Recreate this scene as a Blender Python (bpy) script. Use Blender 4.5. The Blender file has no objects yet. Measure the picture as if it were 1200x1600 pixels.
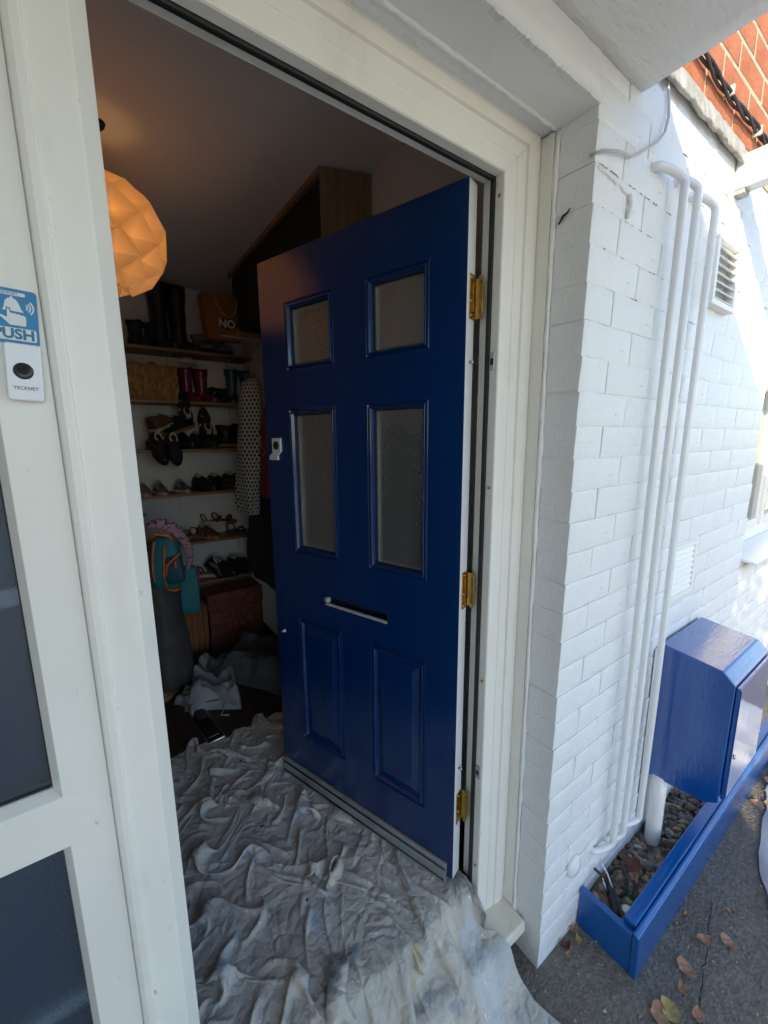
import bpy, bmesh, math, random
import numpy as np
from mathutils import Vector, Matrix, noise

scene = bpy.context.scene
COL = scene.collection
R = math.radians
random.seed(7)

# ------------------------------------------------------------------ camera
cam_d = bpy.data.cameras.new('camera')
cam = bpy.data.objects.new('camera', cam_d)
COL.objects.link(cam)
yaw, pit, roll = R(54.60825), R(10.01341), R(-0.49359)
hd = Vector((math.cos(yaw), math.sin(yaw), 0)); rt = Vector((math.sin(yaw), -math.cos(yaw), 0)); up = Vector((0, 0, 1))
F = hd * math.cos(pit) - up * math.sin(pit)
U = up * math.cos(pit) + hd * math.sin(pit)
Rr = rt * math.cos(roll) + U * math.sin(roll)
Ur = U * math.cos(roll) - rt * math.sin(roll)
M4 = Matrix((Rr, Ur, -F)).transposed().to_4x4()
M4.translation = Vector((-0.80188, -0.76768, 1.39005))
cam.matrix_world = M4
cam_d.sensor_fit = 'VERTICAL'; cam_d.sensor_height = 36.0
cam_d.lens = 642.07 / 1600 * 36.0
cam_d.clip_start = 0.02; cam_d.clip_end = 500
scene.camera = cam

# ------------------------------------------------------------------ sky, sun, exposure
SUN = Vector((-1.5, -1.0, 0.86)).normalized()
world = bpy.data.worlds.new('World'); scene.world = world; world.use_nodes = True
nt = world.node_tree
sky = nt.nodes.new('ShaderNodeTexSky'); sky.sky_type = 'NISHITA'; sky.sun_disc = False
sky.ozone_density = 1.3; sky.dust_density = .6
sky.sun_elevation = math.asin(SUN.z); sky.sun_rotation = math.atan2(SUN.x, SUN.y)
nt.links.new(sky.outputs[0], nt.nodes['Background'].inputs[0])
nt.nodes['Background'].inputs[1].default_value = 0.15
sd = bpy.data.lights.new('sun', 'SUN'); sd.energy = 2.1; sd.angle = R(0.5); sd.color = (1, .85, .58)
so = bpy.data.objects.new('sun', sd); COL.objects.link(so)
so.rotation_euler = SUN.to_track_quat('Z', 'Y').to_euler(); so.location = (-4, -4, 6)
scene.view_settings.view_transform = 'Standard'; scene.view_settings.look = 'None'
scene.view_settings.gamma = 1; scene.view_settings.use_curve_mapping = False
scene.view_settings.exposure = 1.56

# ------------------------------------------------------------------ helpers
class MB:
    """collects vertices and faces of one mesh"""
    def __init__(s): s.v = []; s.f = []; s.smooth = []
    def add(s, vs, fs, smooth=False):
        o = len(s.v); s.v += [tuple(p) for p in vs]; s.f += [tuple(i + o for i in f) for f in fs]; s.smooth += [smooth] * len(fs)
        return s
    def box(s, x0, x1, y0, y1, z0, z1):
        vs = [(x, y, z) for x in (x0, x1) for y in (y0, y1) for z in (z0, z1)]
        return s.add(vs, [(0, 1, 3, 2), (4, 6, 7, 5), (0, 4, 5, 1), (2, 3, 7, 6), (0, 2, 6, 4), (1, 5, 7, 3)])
    def prism(s, poly, h0, h1, axis='z', smooth=False):
        """poly of 2D points extruded along axis; axis z: (x,y); axis x: (y,z); axis y: (x,z)"""
        n = len(poly)
        def P(p, h):
            return (p[0], p[1], h) if axis == 'z' else ((h, p[0], p[1]) if axis == 'x' else (p[0], h, p[1]))
        vs = [P(p, h0) for p in poly] + [P(p, h1) for p in poly]
        fs = [(i, (i + 1) % n, (i + 1) % n + n, i + n) for i in range(n)]
        s.add(vs, fs, smooth)
        o = len(s.v) - 2 * n
        s.f += [tuple(o + i for i in reversed(range(n))), tuple(o + n + i for i in range(n))]; s.smooth += [False, False]
        return s
    def loft(s, rings, caps=True, smooth=True, closed=True):
        n = len(rings[0]); vs = [p for r in rings for p in r]; fs = []
        for j in range(len(rings) - 1):
            for i in range(n if closed else n - 1):
                k = (i + 1) % n
                fs.append((j * n + i, j * n + k, (j + 1) * n + k, (j + 1) * n + i))
        s.add(vs, fs, smooth)
        if caps and closed:
            o = len(s.v) - len(vs)
            s.f += [tuple(o + i for i in reversed(range(n))), tuple(o + len(vs) - n + i for i in range(n))]; s.smooth += [smooth, smooth]
        return s
    def tube(s, pts, r, n=12, caps=True):
        pts = [Vector(p) for p in pts]; rings = []
        t = (pts[1] - pts[0]).normalized()
        a = t.orthogonal().normalized()
        for i, p in enumerate(pts):
            if 0 < i < len(pts) - 1: tn = (pts[i + 1] - pts[i - 1]).normalized()
            elif i == 0: tn = (pts[1] - pts[0]).normalized()
            else: tn = (pts[-1] - pts[-2]).normalized()
            q = t.rotation_difference(tn); a = (q @ a).normalized(); t = tn
            b = t.cross(a)
            rr = r[i] if isinstance(r, (list, tuple)) else r
            rings.append([p + a * (rr * math.cos(2 * math.pi * k / n)) + b * (rr * math.sin(2 * math.pi * k / n)) for k in range(n)])
        return s.loft(rings, caps)
    def lathe(s, prof, c, axis='z', n=24, smooth=True):
        rings = []
        for r, h in prof:
            ring = []
            for k in range(n):
                a = 2 * math.pi * k / n; u, v = r * math.cos(a), r * math.sin(a)
                ring.append((c[0] + u, c[1] + v, c[2] + h) if axis == 'z' else ((c[0] + u, c[1] + h, c[2] - v) if axis == 'y' else (c[0] + h, c[1] + u, c[2] + v)))
            rings.append(ring)
        return s.loft(rings, True, smooth)
    def mesh(s, name, mat=None):
        m = bpy.data.meshes.new(name); m.from_pydata(s.v, [], s.f)
        m.polygons.foreach_set('use_smooth', s.smooth)
        if mat: m.materials.append(mat)
        bm = bmesh.new(); bm.from_mesh(m); bmesh.ops.recalc_face_normals(bm, faces=bm.faces); bm.to_mesh(m); bm.free()
        m.update(); return m
    def build(s, name, mat, parent=None, bevel=0, seg=2, sub=0):
        o = bpy.data.objects.new(name, s.mesh(name, mat)); COL.objects.link(o)
        if parent: o.parent = parent
        if bevel:
            b = o.modifiers.new('bevel', 'BEVEL'); b.width = bevel; b.segments = seg; b.limit_method = 'ANGLE'; b.angle_limit = R(30); b.harden_normals = False
        if sub:
            b = o.modifiers.new('subdivision', 'SUBSURF'); b.levels = sub; b.render_levels = sub
        return o

def BX(*a): return MB().box(*a)

def tag(o, label=None, cat=None, group=None, kind=None):
    if label: o['label'] = label
    if cat: o['category'] = cat
    if group: o['group'] = group
    if kind: o['kind'] = kind
    return o

def thing(name, label, cat, loc=(0, 0, 0), rz=0, group=None):
    o = bpy.data.objects.new(name, None); COL.objects.link(o); o.location = loc; o.rotation_euler = (0, 0, rz)
    o.empty_display_size = .05
    return tag(o, label, cat, group)

def copy_thing(o, parent=None):
    c = o.copy(); COL.objects.link(c)
    if parent: c.parent = parent
    for ch in list(o.children): copy_thing(ch, c)
    return c

def arc(c, r, a0, a1, n, plane='xz'):
    out = []
    for k in range(n + 1):
        a = R(a0 + (a1 - a0) * k / n); u, v = r * math.cos(a), r * math.sin(a)
        out.append((c[0] + u, c[1], c[2] + v) if plane == 'xz' else ((c[0], c[1] + u, c[2] + v) if plane == 'yz' else (c[0] + u, c[1] + v, c[2])))
    return out

# ------------------------------------------------------------------ materials
def mat(name, col, rough=.5, metal=0, var=0, vscale=8, col2=None, bump=0, bscale=60, stretch=(1, 1, 1), coat=0, spec=.5,
        trans=0, sheen=0, detail=6, sub=0, rvar=0):
    m = bpy.data.materials.new(name); m.use_nodes = True; t = m.node_tree; N = t.nodes; L = t.links
    b = N['Principled BSDF']
    b.inputs['Base Color'].default_value = (*col, 1); b.inputs['Roughness'].default_value = rough; b.inputs['Metallic'].default_value = metal
    b.inputs['Specular IOR Level'].default_value = spec; b.inputs['Coat Weight'].default_value = coat; b.inputs['Coat Roughness'].default_value = .04
    b.inputs['Transmission Weight'].default_value = trans; b.inputs['Sheen Weight'].default_value = sheen
    b.inputs['Subsurface Weight'].default_value = sub
    if coat > .65: b.inputs['Coat IOR'].default_value = 1.75
    tc = N.new('ShaderNodeTexCoord'); mp = N.new('ShaderNodeMapping'); mp.inputs['Scale'].default_value = stretch
    L.new(tc.outputs['Object'], mp.inputs[0])
    if var or col2:
        nz = N.new('ShaderNodeTexNoise'); nz.inputs['Scale'].default_value = vscale; nz.inputs['Detail'].default_value = detail
        L.new(mp.outputs[0], nz.inputs['Vector'])
        rp = N.new('ShaderNodeValToRGB'); rp.color_ramp.elements[0].position = .35; rp.color_ramp.elements[1].position = .68
        c2 = col2 or tuple(c * (1 - var) for c in col)
        rp.color_ramp.elements[0].color = (*c2, 1); rp.color_ramp.elements[1].color = (*col, 1)
        L.new(nz.outputs['Fac'], rp.inputs[0]); L.new(rp.outputs[0], b.inputs['Base Color'])
        if rvar:
            mr = N.new('ShaderNodeMapRange'); mr.inputs[1].default_value = .3; mr.inputs[2].default_value = .7
            mr.inputs[3].default_value = rough - rvar; mr.inputs[4].default_value = rough + rvar
            L.new(nz.outputs['Fac'], mr.inputs[0]); L.new(mr.outputs[0], b.inputs['Roughness'])
    if bump:
        nb = N.new('ShaderNodeTexNoise'); nb.inputs['Scale'].default_value = bscale; nb.inputs['Detail'].default_value = detail
        L.new(mp.outputs[0], nb.inputs['Vector'])
        bp = N.new('ShaderNodeBump'); bp.inputs['Strength'].default_value = bump; bp.inputs['Distance'].default_value = .01
        L.new(nb.outputs['Fac'], bp.inputs['Height']); L.new(bp.outputs[0], b.inputs['Normal'])
        if coat: L.new(bp.outputs[0], b.inputs['Coat Normal'])
    return m

def noise_layer(m, col, scale, lo, hi, stretch=(1, 1, 1), detail=5, fac=1.0):
    """lay spots or stains of another colour over the base colour"""
    t = m.node_tree; N = t.nodes; L = t.links; b = N['Principled BSDF']
    tc = N.new('ShaderNodeTexCoord'); mp = N.new('ShaderNodeMapping'); mp.inputs['Scale'].default_value = stretch
    mp.inputs['Location'].default_value = (scale * .37, lo * 9, 3.1)
    nz = N.new('ShaderNodeTexNoise'); nz.inputs['Scale'].default_value = scale; nz.inputs['Detail'].default_value = detail
    rp = N.new('ShaderNodeMapRange'); rp.inputs[1].default_value = lo; rp.inputs[2].default_value = hi; rp.inputs[4].default_value = fac
    mx = N.new('ShaderNodeMix'); mx.data_type = 'RGBA'
    L.new(tc.outputs['Object'], mp.inputs[0]); L.new(mp.outputs[0], nz.inputs['Vector']); L.new(nz.outputs['Fac'], rp.inputs[0]); L.new(rp.outputs[0], mx.inputs[0])
    if b.inputs['Base Color'].links: L.new(b.inputs['Base Color'].links[0].from_socket, mx.inputs[6])
    else: mx.inputs[6].default_value = b.inputs['Base Color'].default_value
    mx.inputs[7].default_value = (*col, 1)
    L.new(mx.outputs[2], b.inputs['Base Color'])
    return m

M = {}
M['wall_paint'] = noise_layer(mat('white_masonry_paint', (.80, .81, .82), .45, var=.05, vscale=6, bump=.35, bscale=120), (.45, .45, .43), 55, .70, .76)
M['mortar_paint'] = mat('painted_mortar', (.79, .80, .81), .55, var=.08, vscale=30, bump=.5, bscale=90)
M['reveal_paint'] = mat('smooth_painted_reveal', (.78, .79, .79), .5, var=.05, vscale=5, bump=.25, bscale=40)
M['soffit_paint'] = mat('painted_soffit', (.77, .76, .74), .5, var=.06, vscale=4, bump=.6, bscale=26, stretch=(1, 3, 1))
M['upvc'] = noise_layer(noise_layer(mat('white_upvc', (.84, .82, .76), .32, var=.05, vscale=5, bump=.03, bscale=18), (.50, .45, .36), 9, .60, .82, (1, 1, .25), fac=.5), (.25, .22, .18), 60, .72, .78, (1, 1, .6), fac=.6)
M['upvc_cream'] = noise_layer(mat('yellowed_upvc', (.78, .72, .60), .4, var=.1, vscale=9), (.32, .26, .18), 14, .56, .78, fac=.7)
M['gasket'] = mat('black_gasket', (.012, .012, .013), .6)
M['rebate'] = mat('grey_rebate', (.42, .42, .42), .45, var=.15, vscale=9)
M['caulk'] = mat('caulk', (.8, .81, .8), .4, bump=.5, bscale=70)
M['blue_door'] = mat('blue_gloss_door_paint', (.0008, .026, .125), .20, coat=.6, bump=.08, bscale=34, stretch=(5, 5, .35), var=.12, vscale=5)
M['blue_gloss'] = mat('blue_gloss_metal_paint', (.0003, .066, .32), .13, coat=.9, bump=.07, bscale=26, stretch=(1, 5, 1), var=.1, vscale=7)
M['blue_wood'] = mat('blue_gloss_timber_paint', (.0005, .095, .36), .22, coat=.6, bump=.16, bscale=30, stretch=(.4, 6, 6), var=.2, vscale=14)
M['door_edge'] = mat('door_edge_white', (.72, .73, .74), .4, var=.08, vscale=12)
M['brass'] = mat('brass', (.72, .48, .12), .25, 1, var=.3, vscale=40)
M['steel'] = mat('steel', (.5, .5, .5), .3, 1)
M['alu'] = noise_layer(mat('aluminium', (.62, .64, .65), .3, .8, var=.15, vscale=12), (.2, .19, .18), 24, .6, .75, fac=.6)
M['wax'] = mat('bare_white_slot_edge', (.62, .6, .56), .55, var=.4, vscale=60)
M['crack'] = mat('grey_joint_crack', (.22, .21, .20), .9)
M['lead'] = mat('lead_flashing', (.50, .47, .43), .75, var=.45, vscale=14, bump=.9, bscale=40)
M['black_cable'] = mat('black_cable', (.02, .018, .016), .5)
M['grey_cable'] = mat('painted_cable', (.5, .49, .47), .5)
M['pipe'] = mat('white_gloss_pipe_paint', (.73, .75, .77), .25, coat=.3, bump=.08, bscale=60)
M['vent'] = mat('white_vent_plastic', (.80, .80, .78), .4)
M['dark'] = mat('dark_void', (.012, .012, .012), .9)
M['asphalt'] = noise_layer(noise_layer(mat('old_tarmac', (.235, .205, .17), .9, var=.42, vscale=60, bump=1.0, bscale=95, detail=9), (.35, .33, .30), 140, .69, .73), (.15, .125, .10), 5.5, .48, .68, fac=.6)
M['ibrick'] = None
M['redbrick'] = mat('red_brick', (.50, .16, .065), .8, var=.35, vscale=9, bump=.5, bscale=80)
M['redmortar'] = mat('sandy_mortar', (.60, .50, .36), .9, var=.2, vscale=40, bump=.6, bscale=90)
M['glass'] = None
M['ceiling'] = mat('ceiling_paint', (.78, .77, .76), .7)
M['iwall'] = mat('interior_wall_paint', (.72, .70, .68), .6)
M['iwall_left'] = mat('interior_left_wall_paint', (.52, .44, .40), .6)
M['floor'] = mat('dark_wood_floor', (.060, .034, .022), .42, var=.4, vscale=6, stretch=(6, .7, 1))
M['floor_gap'] = mat('floor_gap', (.015, .01, .008), .8)
M['shelf_wood'] = mat('pine_shelf', (.30, .16, .07), .5, var=.3, vscale=9, stretch=(.6, 6, 6))
M['cup_wood'] = mat('oak_veneer', (.33, .215, .115), .5, var=.35, vscale=7, stretch=(6, 6, .6))
M['black_leather'] = mat('black_leather', (.012, .012, .014), .4, var=.3, vscale=30)
M['black_suede'] = mat('black_suede', (.018, .017, .019), .8)
M['grey_knit'] = mat('grey_trainer_fabric', (.16, .17, .18), .8)
M['brown_suede'] = mat('brown_suede', (.12, .06, .03), .8)
M['tan'] = mat('tan_leather', (.30, .16, .07), .6)
M['cream'] = mat('cream_lining', (.52, .45, .36), .7)
M['maroon'] = mat('maroon_rubber', (.16, .012, .045), .25)
M['petrol'] = mat('petrol_blue_rubber', (.02, .09, .14), .3)
M['navy_rubber'] = mat('navy_rubber', (.012, .02, .05), .35)
M['glitter'] = mat('pink_metallic', (.42, .30, .34), .25, .8, var=.4, vscale=200)
M['pinkish'] = mat('dusty_pink', (.32, .18, .19), .6)
M['jute'] = mat('orange_jute', (.33, .12, .045), .8, var=.25, vscale=40, bump=.4, bscale=300)
M['rope'] = mat('rope', (.42, .33, .22), .8)
M['maroon_print'] = mat('maroon_print', (.10, .012, .015), .8)
M['white_print'] = mat('white_print', (.72, .68, .64), .7)
M['wicker'] = None
M['white_edge'] = mat('white_melamine', (.62, .59, .52), .5)
M['teal'] = mat('teal_nylon', (.02, .20, .25), .6, var=.25, vscale=9, bump=.2, bscale=50)
M['teal_dark'] = mat('dark_teal_nylon', (.008, .07, .10), .6, bump=.2, bscale=50)
M['orange'] = mat('orange_trim', (.70, .17, .02), .55)
M['magenta'] = mat('magenta_trim', (.35, .03, .16), .6)
M['scarf'] = noise_layer(mat('pink_patterned_cotton', (.46, .25, .33), .8), (.08, .05, .09), 60, .54, .6)
M['grey_coat'] = mat('charcoal_quilted_coat', (.075, .07, .068), .7, var=.2, vscale=10, bump=.3, bscale=40)
M['red_coat'] = mat('crimson_coat', (.20, .012, .035), .8)
M['dark_coat'] = mat('near_black_coat', (.014, .015, .022), .85)
M['white_pattern'] = mat('cream_motif', (.50, .42, .38), .8)
M['chest'] = mat('embossed_red_leather', (.23, .055, .035), .45, var=.5, vscale=24, bump=.9, bscale=45)
M['chest_dark'] = mat('embossed_flower_dark', (.09, .018, .018), .5)
M['workcloth'] = noise_layer(mat('grey_work_cotton', (.36, .36, .375), .85, var=.25, vscale=7, bump=.2, bscale=400), (.5, .5, .5), 45, .70, .73)
M['workcloth_dark'] = noise_layer(mat('dark_work_cotton', (.10, .10, .105), .85, var=.25, vscale=7), (.5, .5, .5), 45, .72, .75)
M['radiator'] = mat('radiator_enamel', (.55, .53, .50), .35)
M['chrome'] = mat('chrome', (.75, .74, .7), .12, 1)
M['black_gloss'] = mat('black_gloss', (.006, .006, .006), .12)
M['doorbell'] = mat('doorbell_plastic', (.76, .77, .82), .3)
M['doorbell_button'] = mat('doorbell_button', (.012, .010, .012), .25)
M['sign_blue'] = mat('sticker_blue', (.004, .19, .42), .35)
M['sign_white'] = mat('sticker_white', (.68, .72, .74), .4)
M['sign_text'] = mat('sticker_text_blue', (.012, .16, .30), .4)
M['grey_text'] = mat('grey_text', (.16, .16, .18), .5)
M['leaf_tan'] = mat('tan_dead_leaf', (.50, .28, .17), .7, var=.4, vscale=60)
M['leaf_yellow'] = mat('yellow_dead_leaf', (.46, .36, .13), .7, var=.3, vscale=60)
M['leaf_red'] = mat('red_dead_leaf', (.17, .045, .035), .6, var=.35, vscale=60)
M['leaf_green'] = mat('green_leaf', (.03, .11, .03), .6, var=.3, vscale=60)
M['sheet_white'] = mat('white_dust_sheet_cotton', (.70, .68, .66), .9, var=.1, vscale=6, bump=.25, bscale=300)
M['hedge'] = mat('hedge_leaf', (.05, .08, .025), .6, var=.4, vscale=4)
M['hedge_wood'] = mat('branch_bark', (.08, .055, .035), .9)
M['cabinet_sky'] = mat('sky_reflection_cabinet', (.035, .075, .135), .5, var=.3, vscale=4)  # blue stands in for sky reflected in the sidelight panes
M['plaster'] = mat('sun_block_render', (.74, .71, .66), .85, var=.25, vscale=5, bump=.4, bscale=50)

def textured_glass(name, tint, rough, bump, scale, trans=1.0):
    m = mat(name, tint, rough, trans=trans)
    t = m.node_tree; N = t.nodes; L = t.links; b = N['Principled BSDF']; b.inputs['IOR'].default_value = 1.45
    tc = N.new('ShaderNodeTexCoord'); vo = N.new('ShaderNodeTexNoise'); vo.inputs['Scale'].default_value = scale; vo.inputs['Detail'].default_value = 2
    bp = N.new('ShaderNodeBump'); bp.inputs['Strength'].default_value = bump; bp.inputs['Distance'].default_value = .004
    L.new(tc.outputs['Object'], vo.inputs['Vector']); L.new(vo.outputs['Fac'], bp.inputs['Height']); L.new(bp.outputs[0], b.inputs['Normal'])
    return m
M['obscure'] = textured_glass('obscure_glass', (.90, .91, .90), .24, .5, 170, .94)
M['side_obscure'] = textured_glass('stippled_glass', (.55, .66, .80), .13, .4, 380, .97)
M['clear'] = textured_glass('window_glass', (.9, .93, .92), .02, .0, 10)

M['wicker'] = mat('woven_seagrass', (.46, .26, .09), .75, col2=(.20, .10, .03), vscale=45, stretch=(1.4, 1.4, .55), bump=.9, bscale=90)

def leafprint_mat():
    """white coat printed with small dark pointed leaves in staggered rows"""
    m = mat('white_leaf_print_cotton', (.6, .6, .55), .8); t = m.node_tree; N = t.nodes; L = t.links; b = N['Principled BSDF']
    uv = N.new('ShaderNodeUVMap'); uv.uv_map = 'UVMap'
    sx = N.new('ShaderNodeSeparateXYZ'); L.new(uv.outputs[0], sx.inputs[0])
    def math_(op, a, bb=None, c=None):
        n = N.new('ShaderNodeMath'); n.operation = op
        for i, v in enumerate((a, bb, c)):
            if v is None: continue
            if isinstance(v, (int, float)): n.inputs[i].default_value = v
            else: L.new(v, n.inputs[i])
        return n.outputs[0]
    row = math_('MULTIPLY', sx.outputs[1], 30.0); rowi = math_('FLOOR', row); fv = math_('SUBTRACT', math_('FRACT', row), .5)
    off = math_('MULTIPLY', math_('MODULO', rowi, 2.0), .5)
    col = math_('ADD', math_('MULTIPLY', sx.outputs[0], 21.0), off); fu = math_('SUBTRACT', math_('FRACT', col), .5)
    d = math_('ADD', math_('MULTIPLY', math_('ABSOLUTE', fu), 1.25), math_('ABSOLUTE', math_('MULTIPLY', fv, .95)))
    msk = math_('LESS_THAN', d, .47)
    mx = N.new('ShaderNodeMix'); mx.data_type = 'RGBA'; mx.inputs[6].default_value = (.46, .46, .42, 1); mx.inputs[7].default_value = (.035, .042, .05, 1)
    L.new(msk, mx.inputs[0]); L.new(mx.outputs[2], b.inputs['Base Color'])
    return m
M['leafprint'] = leafprint_mat()

def shade_mat():
    m = bpy.data.materials.new('folded_paper_shade'); m.use_nodes = True; t = m.node_tree; N = t.nodes; L = t.links
    N.remove(N['Principled BSDF']); out = N['Material Output']
    d = N.new('ShaderNodeBsdfDiffuse'); d.inputs[0].default_value = (.78, .66, .5, 1)
    tr = N.new('ShaderNodeBsdfTranslucent'); tr.inputs[0].default_value = (.9, .62, .34, 1)
    mx = N.new('ShaderNodeMixShader'); mx.inputs[0].default_value = .62
    L.new(d.outputs[0], mx.inputs[1]); L.new(tr.outputs[0], mx.inputs[2]); L.new(mx.outputs[0], out.inputs[0])
    return m
M['shade'] = shade_mat()
M['bulb'] = mat('warm_bulb', (1, .8, .5), .4)
bb = M['bulb'].node_tree.nodes['Principled BSDF']; bb.inputs['Emission Color'].default_value = (1, .55, .2, 1); bb.inputs['Emission Strength'].default_value = 6

def cloth_mat():
    """old cotton dust sheet: greyish weave, blue grey paint smears, pale and yellow blots, a few dark drops"""
    m = mat('paint_stained_dust_sheet', (.57, .53, .47), .94, var=.16, vscale=5)
    noise_layer(m, (.38, .378, .375), 2.4, .46, .56, (1, 1, .4), fac=.8)
    noise_layer(m, (.62, .57, .49), 5, .56, .66, (1, 1, .4), fac=.7)
    noise_layer(m, (.26, .245, .22), 7, .58, .72, (1, 1, .4), 7, fac=.6)
    noise_layer(m, (.50, .55, .59), 8, .60, .635, (1, .6, .4), 7, fac=.5)
    noise_layer(m, (.21, .24, .28), 6, .655, .69, (1, 1.4, .4), 7, fac=.65)
    noise_layer(m, (.50, .41, .19), 9, .68, .72, (1, 1, .4), 6, fac=.6)
    noise_layer(m, (.75, .75, .73), 48, .675, .71, (1, 1, .4), 4, fac=.8)
    noise_layer(m, (.02, .025, .06), 25, .742, .755, (1, 1, .4), 3)
    t = m.node_tree; N = t.nodes; L = t.links; b = N['Principled BSDF']; b.inputs['Sheen Weight'].default_value = .1; b.inputs['Specular IOR Level'].default_value = .12
    tc = N.new('ShaderNodeTexCoord'); n1 = N.new('ShaderNodeTexNoise'); n1.inputs['Scale'].default_value = 700; n1.inputs['Detail'].default_value = 2
    n2 = N.new('ShaderNodeTexNoise'); n2.inputs['Scale'].default_value = 30; n2.inputs['Detail'].default_value = 8; n2.inputs['Distortion'].default_value = .3
    b1 = N.new('ShaderNodeBump'); b1.inputs['Strength'].default_value = .25; b1.inputs['Distance'].default_value = .002
    b2 = N.new('ShaderNodeBump'); b2.inputs['Strength'].default_value = .6; b2.inputs['Distance'].default_value = .01
    vo = N.new('ShaderNodeTexVoronoi'); vo.feature = 'DISTANCE_TO_EDGE'; vo.inputs['Scale'].default_value = 15
    wn = N.new('ShaderNodeTexNoise'); wn.inputs['Scale'].default_value = 7; wn.inputs['Detail'].default_value = 4
    ad = N.new('ShaderNodeMixRGB'); ad.blend_type = 'LINEAR_LIGHT'; ad.inputs[0].default_value = .10
    L.new(tc.outputs['Object'], wn.inputs['Vector']); L.new(tc.outputs['Object'], ad.inputs[1]); L.new(wn.outputs['Color'], ad.inputs[2]); L.new(ad.outputs[0], vo.inputs['Vector'])
    b3 = N.new('ShaderNodeBump'); b3.inputs['Strength'].default_value = .55; b3.inputs['Distance'].default_value = .03
    L.new(vo.outputs['Distance'], b3.inputs['Height']); L.new(b3.outputs[0], b2.inputs['Normal'])
    for n in (n1, n2): L.new(tc.outputs['Object'], n.inputs['Vector'])
    L.new(n1.outputs['Fac'], b1.inputs['Height']); L.new(n2.outputs['Fac'], b2.inputs['Height'])
    L.new(b2.outputs[0], b1.inputs['Normal']); L.new(b1.outputs[0], b.inputs['Normal'])
    return m
M['cloth'] = cloth_mat()
M['concrete'] = mat('pale_concrete', (.56, .50, .40), .9, var=.2, vscale=2, bump=.4, bscale=40)
# ------------------------------------------------------------------ ground and house shell
GZ = -0.27
def ground_mesh():
    mb = MB(); n = 70
    # fine uneven patch near the door, coarse skirt to the horizon
    xs = [-60, -20, -8] + [-3 + 8 * i / n for i in range(n + 1)] + [10, 20, 60]
    ys = [-60, -20, -9] + [-4.5 + 4.6 * i / n for i in range(n + 1)]
    for y in ys:
        for x in xs:
            z = GZ + (.007 * noise.noise(Vector((x * 3, y * 3, 0))) + .004 * noise.noise(Vector((x * 11, y * 11, 4)))) - .004
            mb.v.append((x, y, z))
    w = len(xs)
    for j in range(len(ys) - 1):
        for i in range(w - 1):
            mb.f.append((j * w + i, j * w + i + 1, (j + 1) * w + i + 1, (j + 1) * w + i)); mb.smooth.append(True)
    return mb
tag(ground_mesh().build('ground', M['asphalt']), 'dark worn tarmac path in front of the house', kind='structure')

CH, BL, J = 0.0823, 0.235, 0.0036      # course height, brick pitch, joint
WY = -0.200                            # wall face
X0, XW = 0.1835, 1.735                 # corner by the door, left jamb of the far window
ZS = 0.795                             # window opening bottom
ZT = 2.29                              # top of the white painted brickwork

wall = MB()
mb_ = wall
mb_.box(X0 + .0014, XW - .003, WY + .0008, .10, -.45, ZT)
wall_o = wall.build('white_brick_wall', M['mortar_paint'])
tag(wall_o, 'white painted brick house wall carrying pipes and vents right of the front door', 'wall')
def wallpart(name, box, m='mortar_paint', bev=0):
    return BX(*box).build(name, M[m], wall_o, bev)
wallpart('wall_below_window', (XW - .003, 4.2, WY + .0008, .10, -.45, ZS - .012))
wallpart('wall_above_window', (XW - .003, 4.2, WY + .0008, .10, 2.02, ZT))
wallpart('wall_beyond_window', (2.95, 4.2, WY + .0008, .10, ZS - .012, 2.02))
# lintel over the door with its rough painted lower edge
def lintel_mesh():
    mb = MB(); n = 420; rows = 7
    xa, xb = -1.62, X0
    for j in range(rows):
        for i in range(n + 1):
            x = xa + (xb - xa) * i / n
            if j == 0: y, z = -.105, 2.104
            elif j == 1: y, z = -.19, 2.104
            else: y = WY - .003; z = 2.104 + (j - 2) * .045
            nz = noise.noise(Vector((x * 22, j * 3.1, 1)))
            if j == 2: y -= .002 + .0025 * nz; z = 2.102 + .0045 * noise.noise(Vector((x * 150, 0, 5))) + .003 * noise.noise(Vector((x * 30, 0, 8)))
            if j > 2: y += .0015 * nz
            if j == 1: z += .002 * nz
            mb.v.append((x, y, z))
    for j in range(rows - 1):
        for i in range(n):
            a = j * (n + 1) + i; mb.f.append((a, a + 1, a + n + 2, a + n + 1)); mb.smooth.append(j > 1)
    return mb
lintel_mesh().build('lintel', M['reveal_paint'], wall_o)
wallpart('lintel_core', (-1.62, X0 - .001, -.188, .10, 2.108, 2.285))
wallpart('wall_left_of_door', (-2.0, -1.4705, WY + .0008, .10, -.45, 2.285), 'wall_paint')
tag(BX(-2.0, 4.2, WY - .0022, .10, ZT + .002, 5.2).build('upper_brick_wall', M['redmortar']), 'red brick upper wall above the lead flashing, with pale mortar joints', 'wall')
upper = bpy.data.objects['upper_brick_wall']

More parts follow.
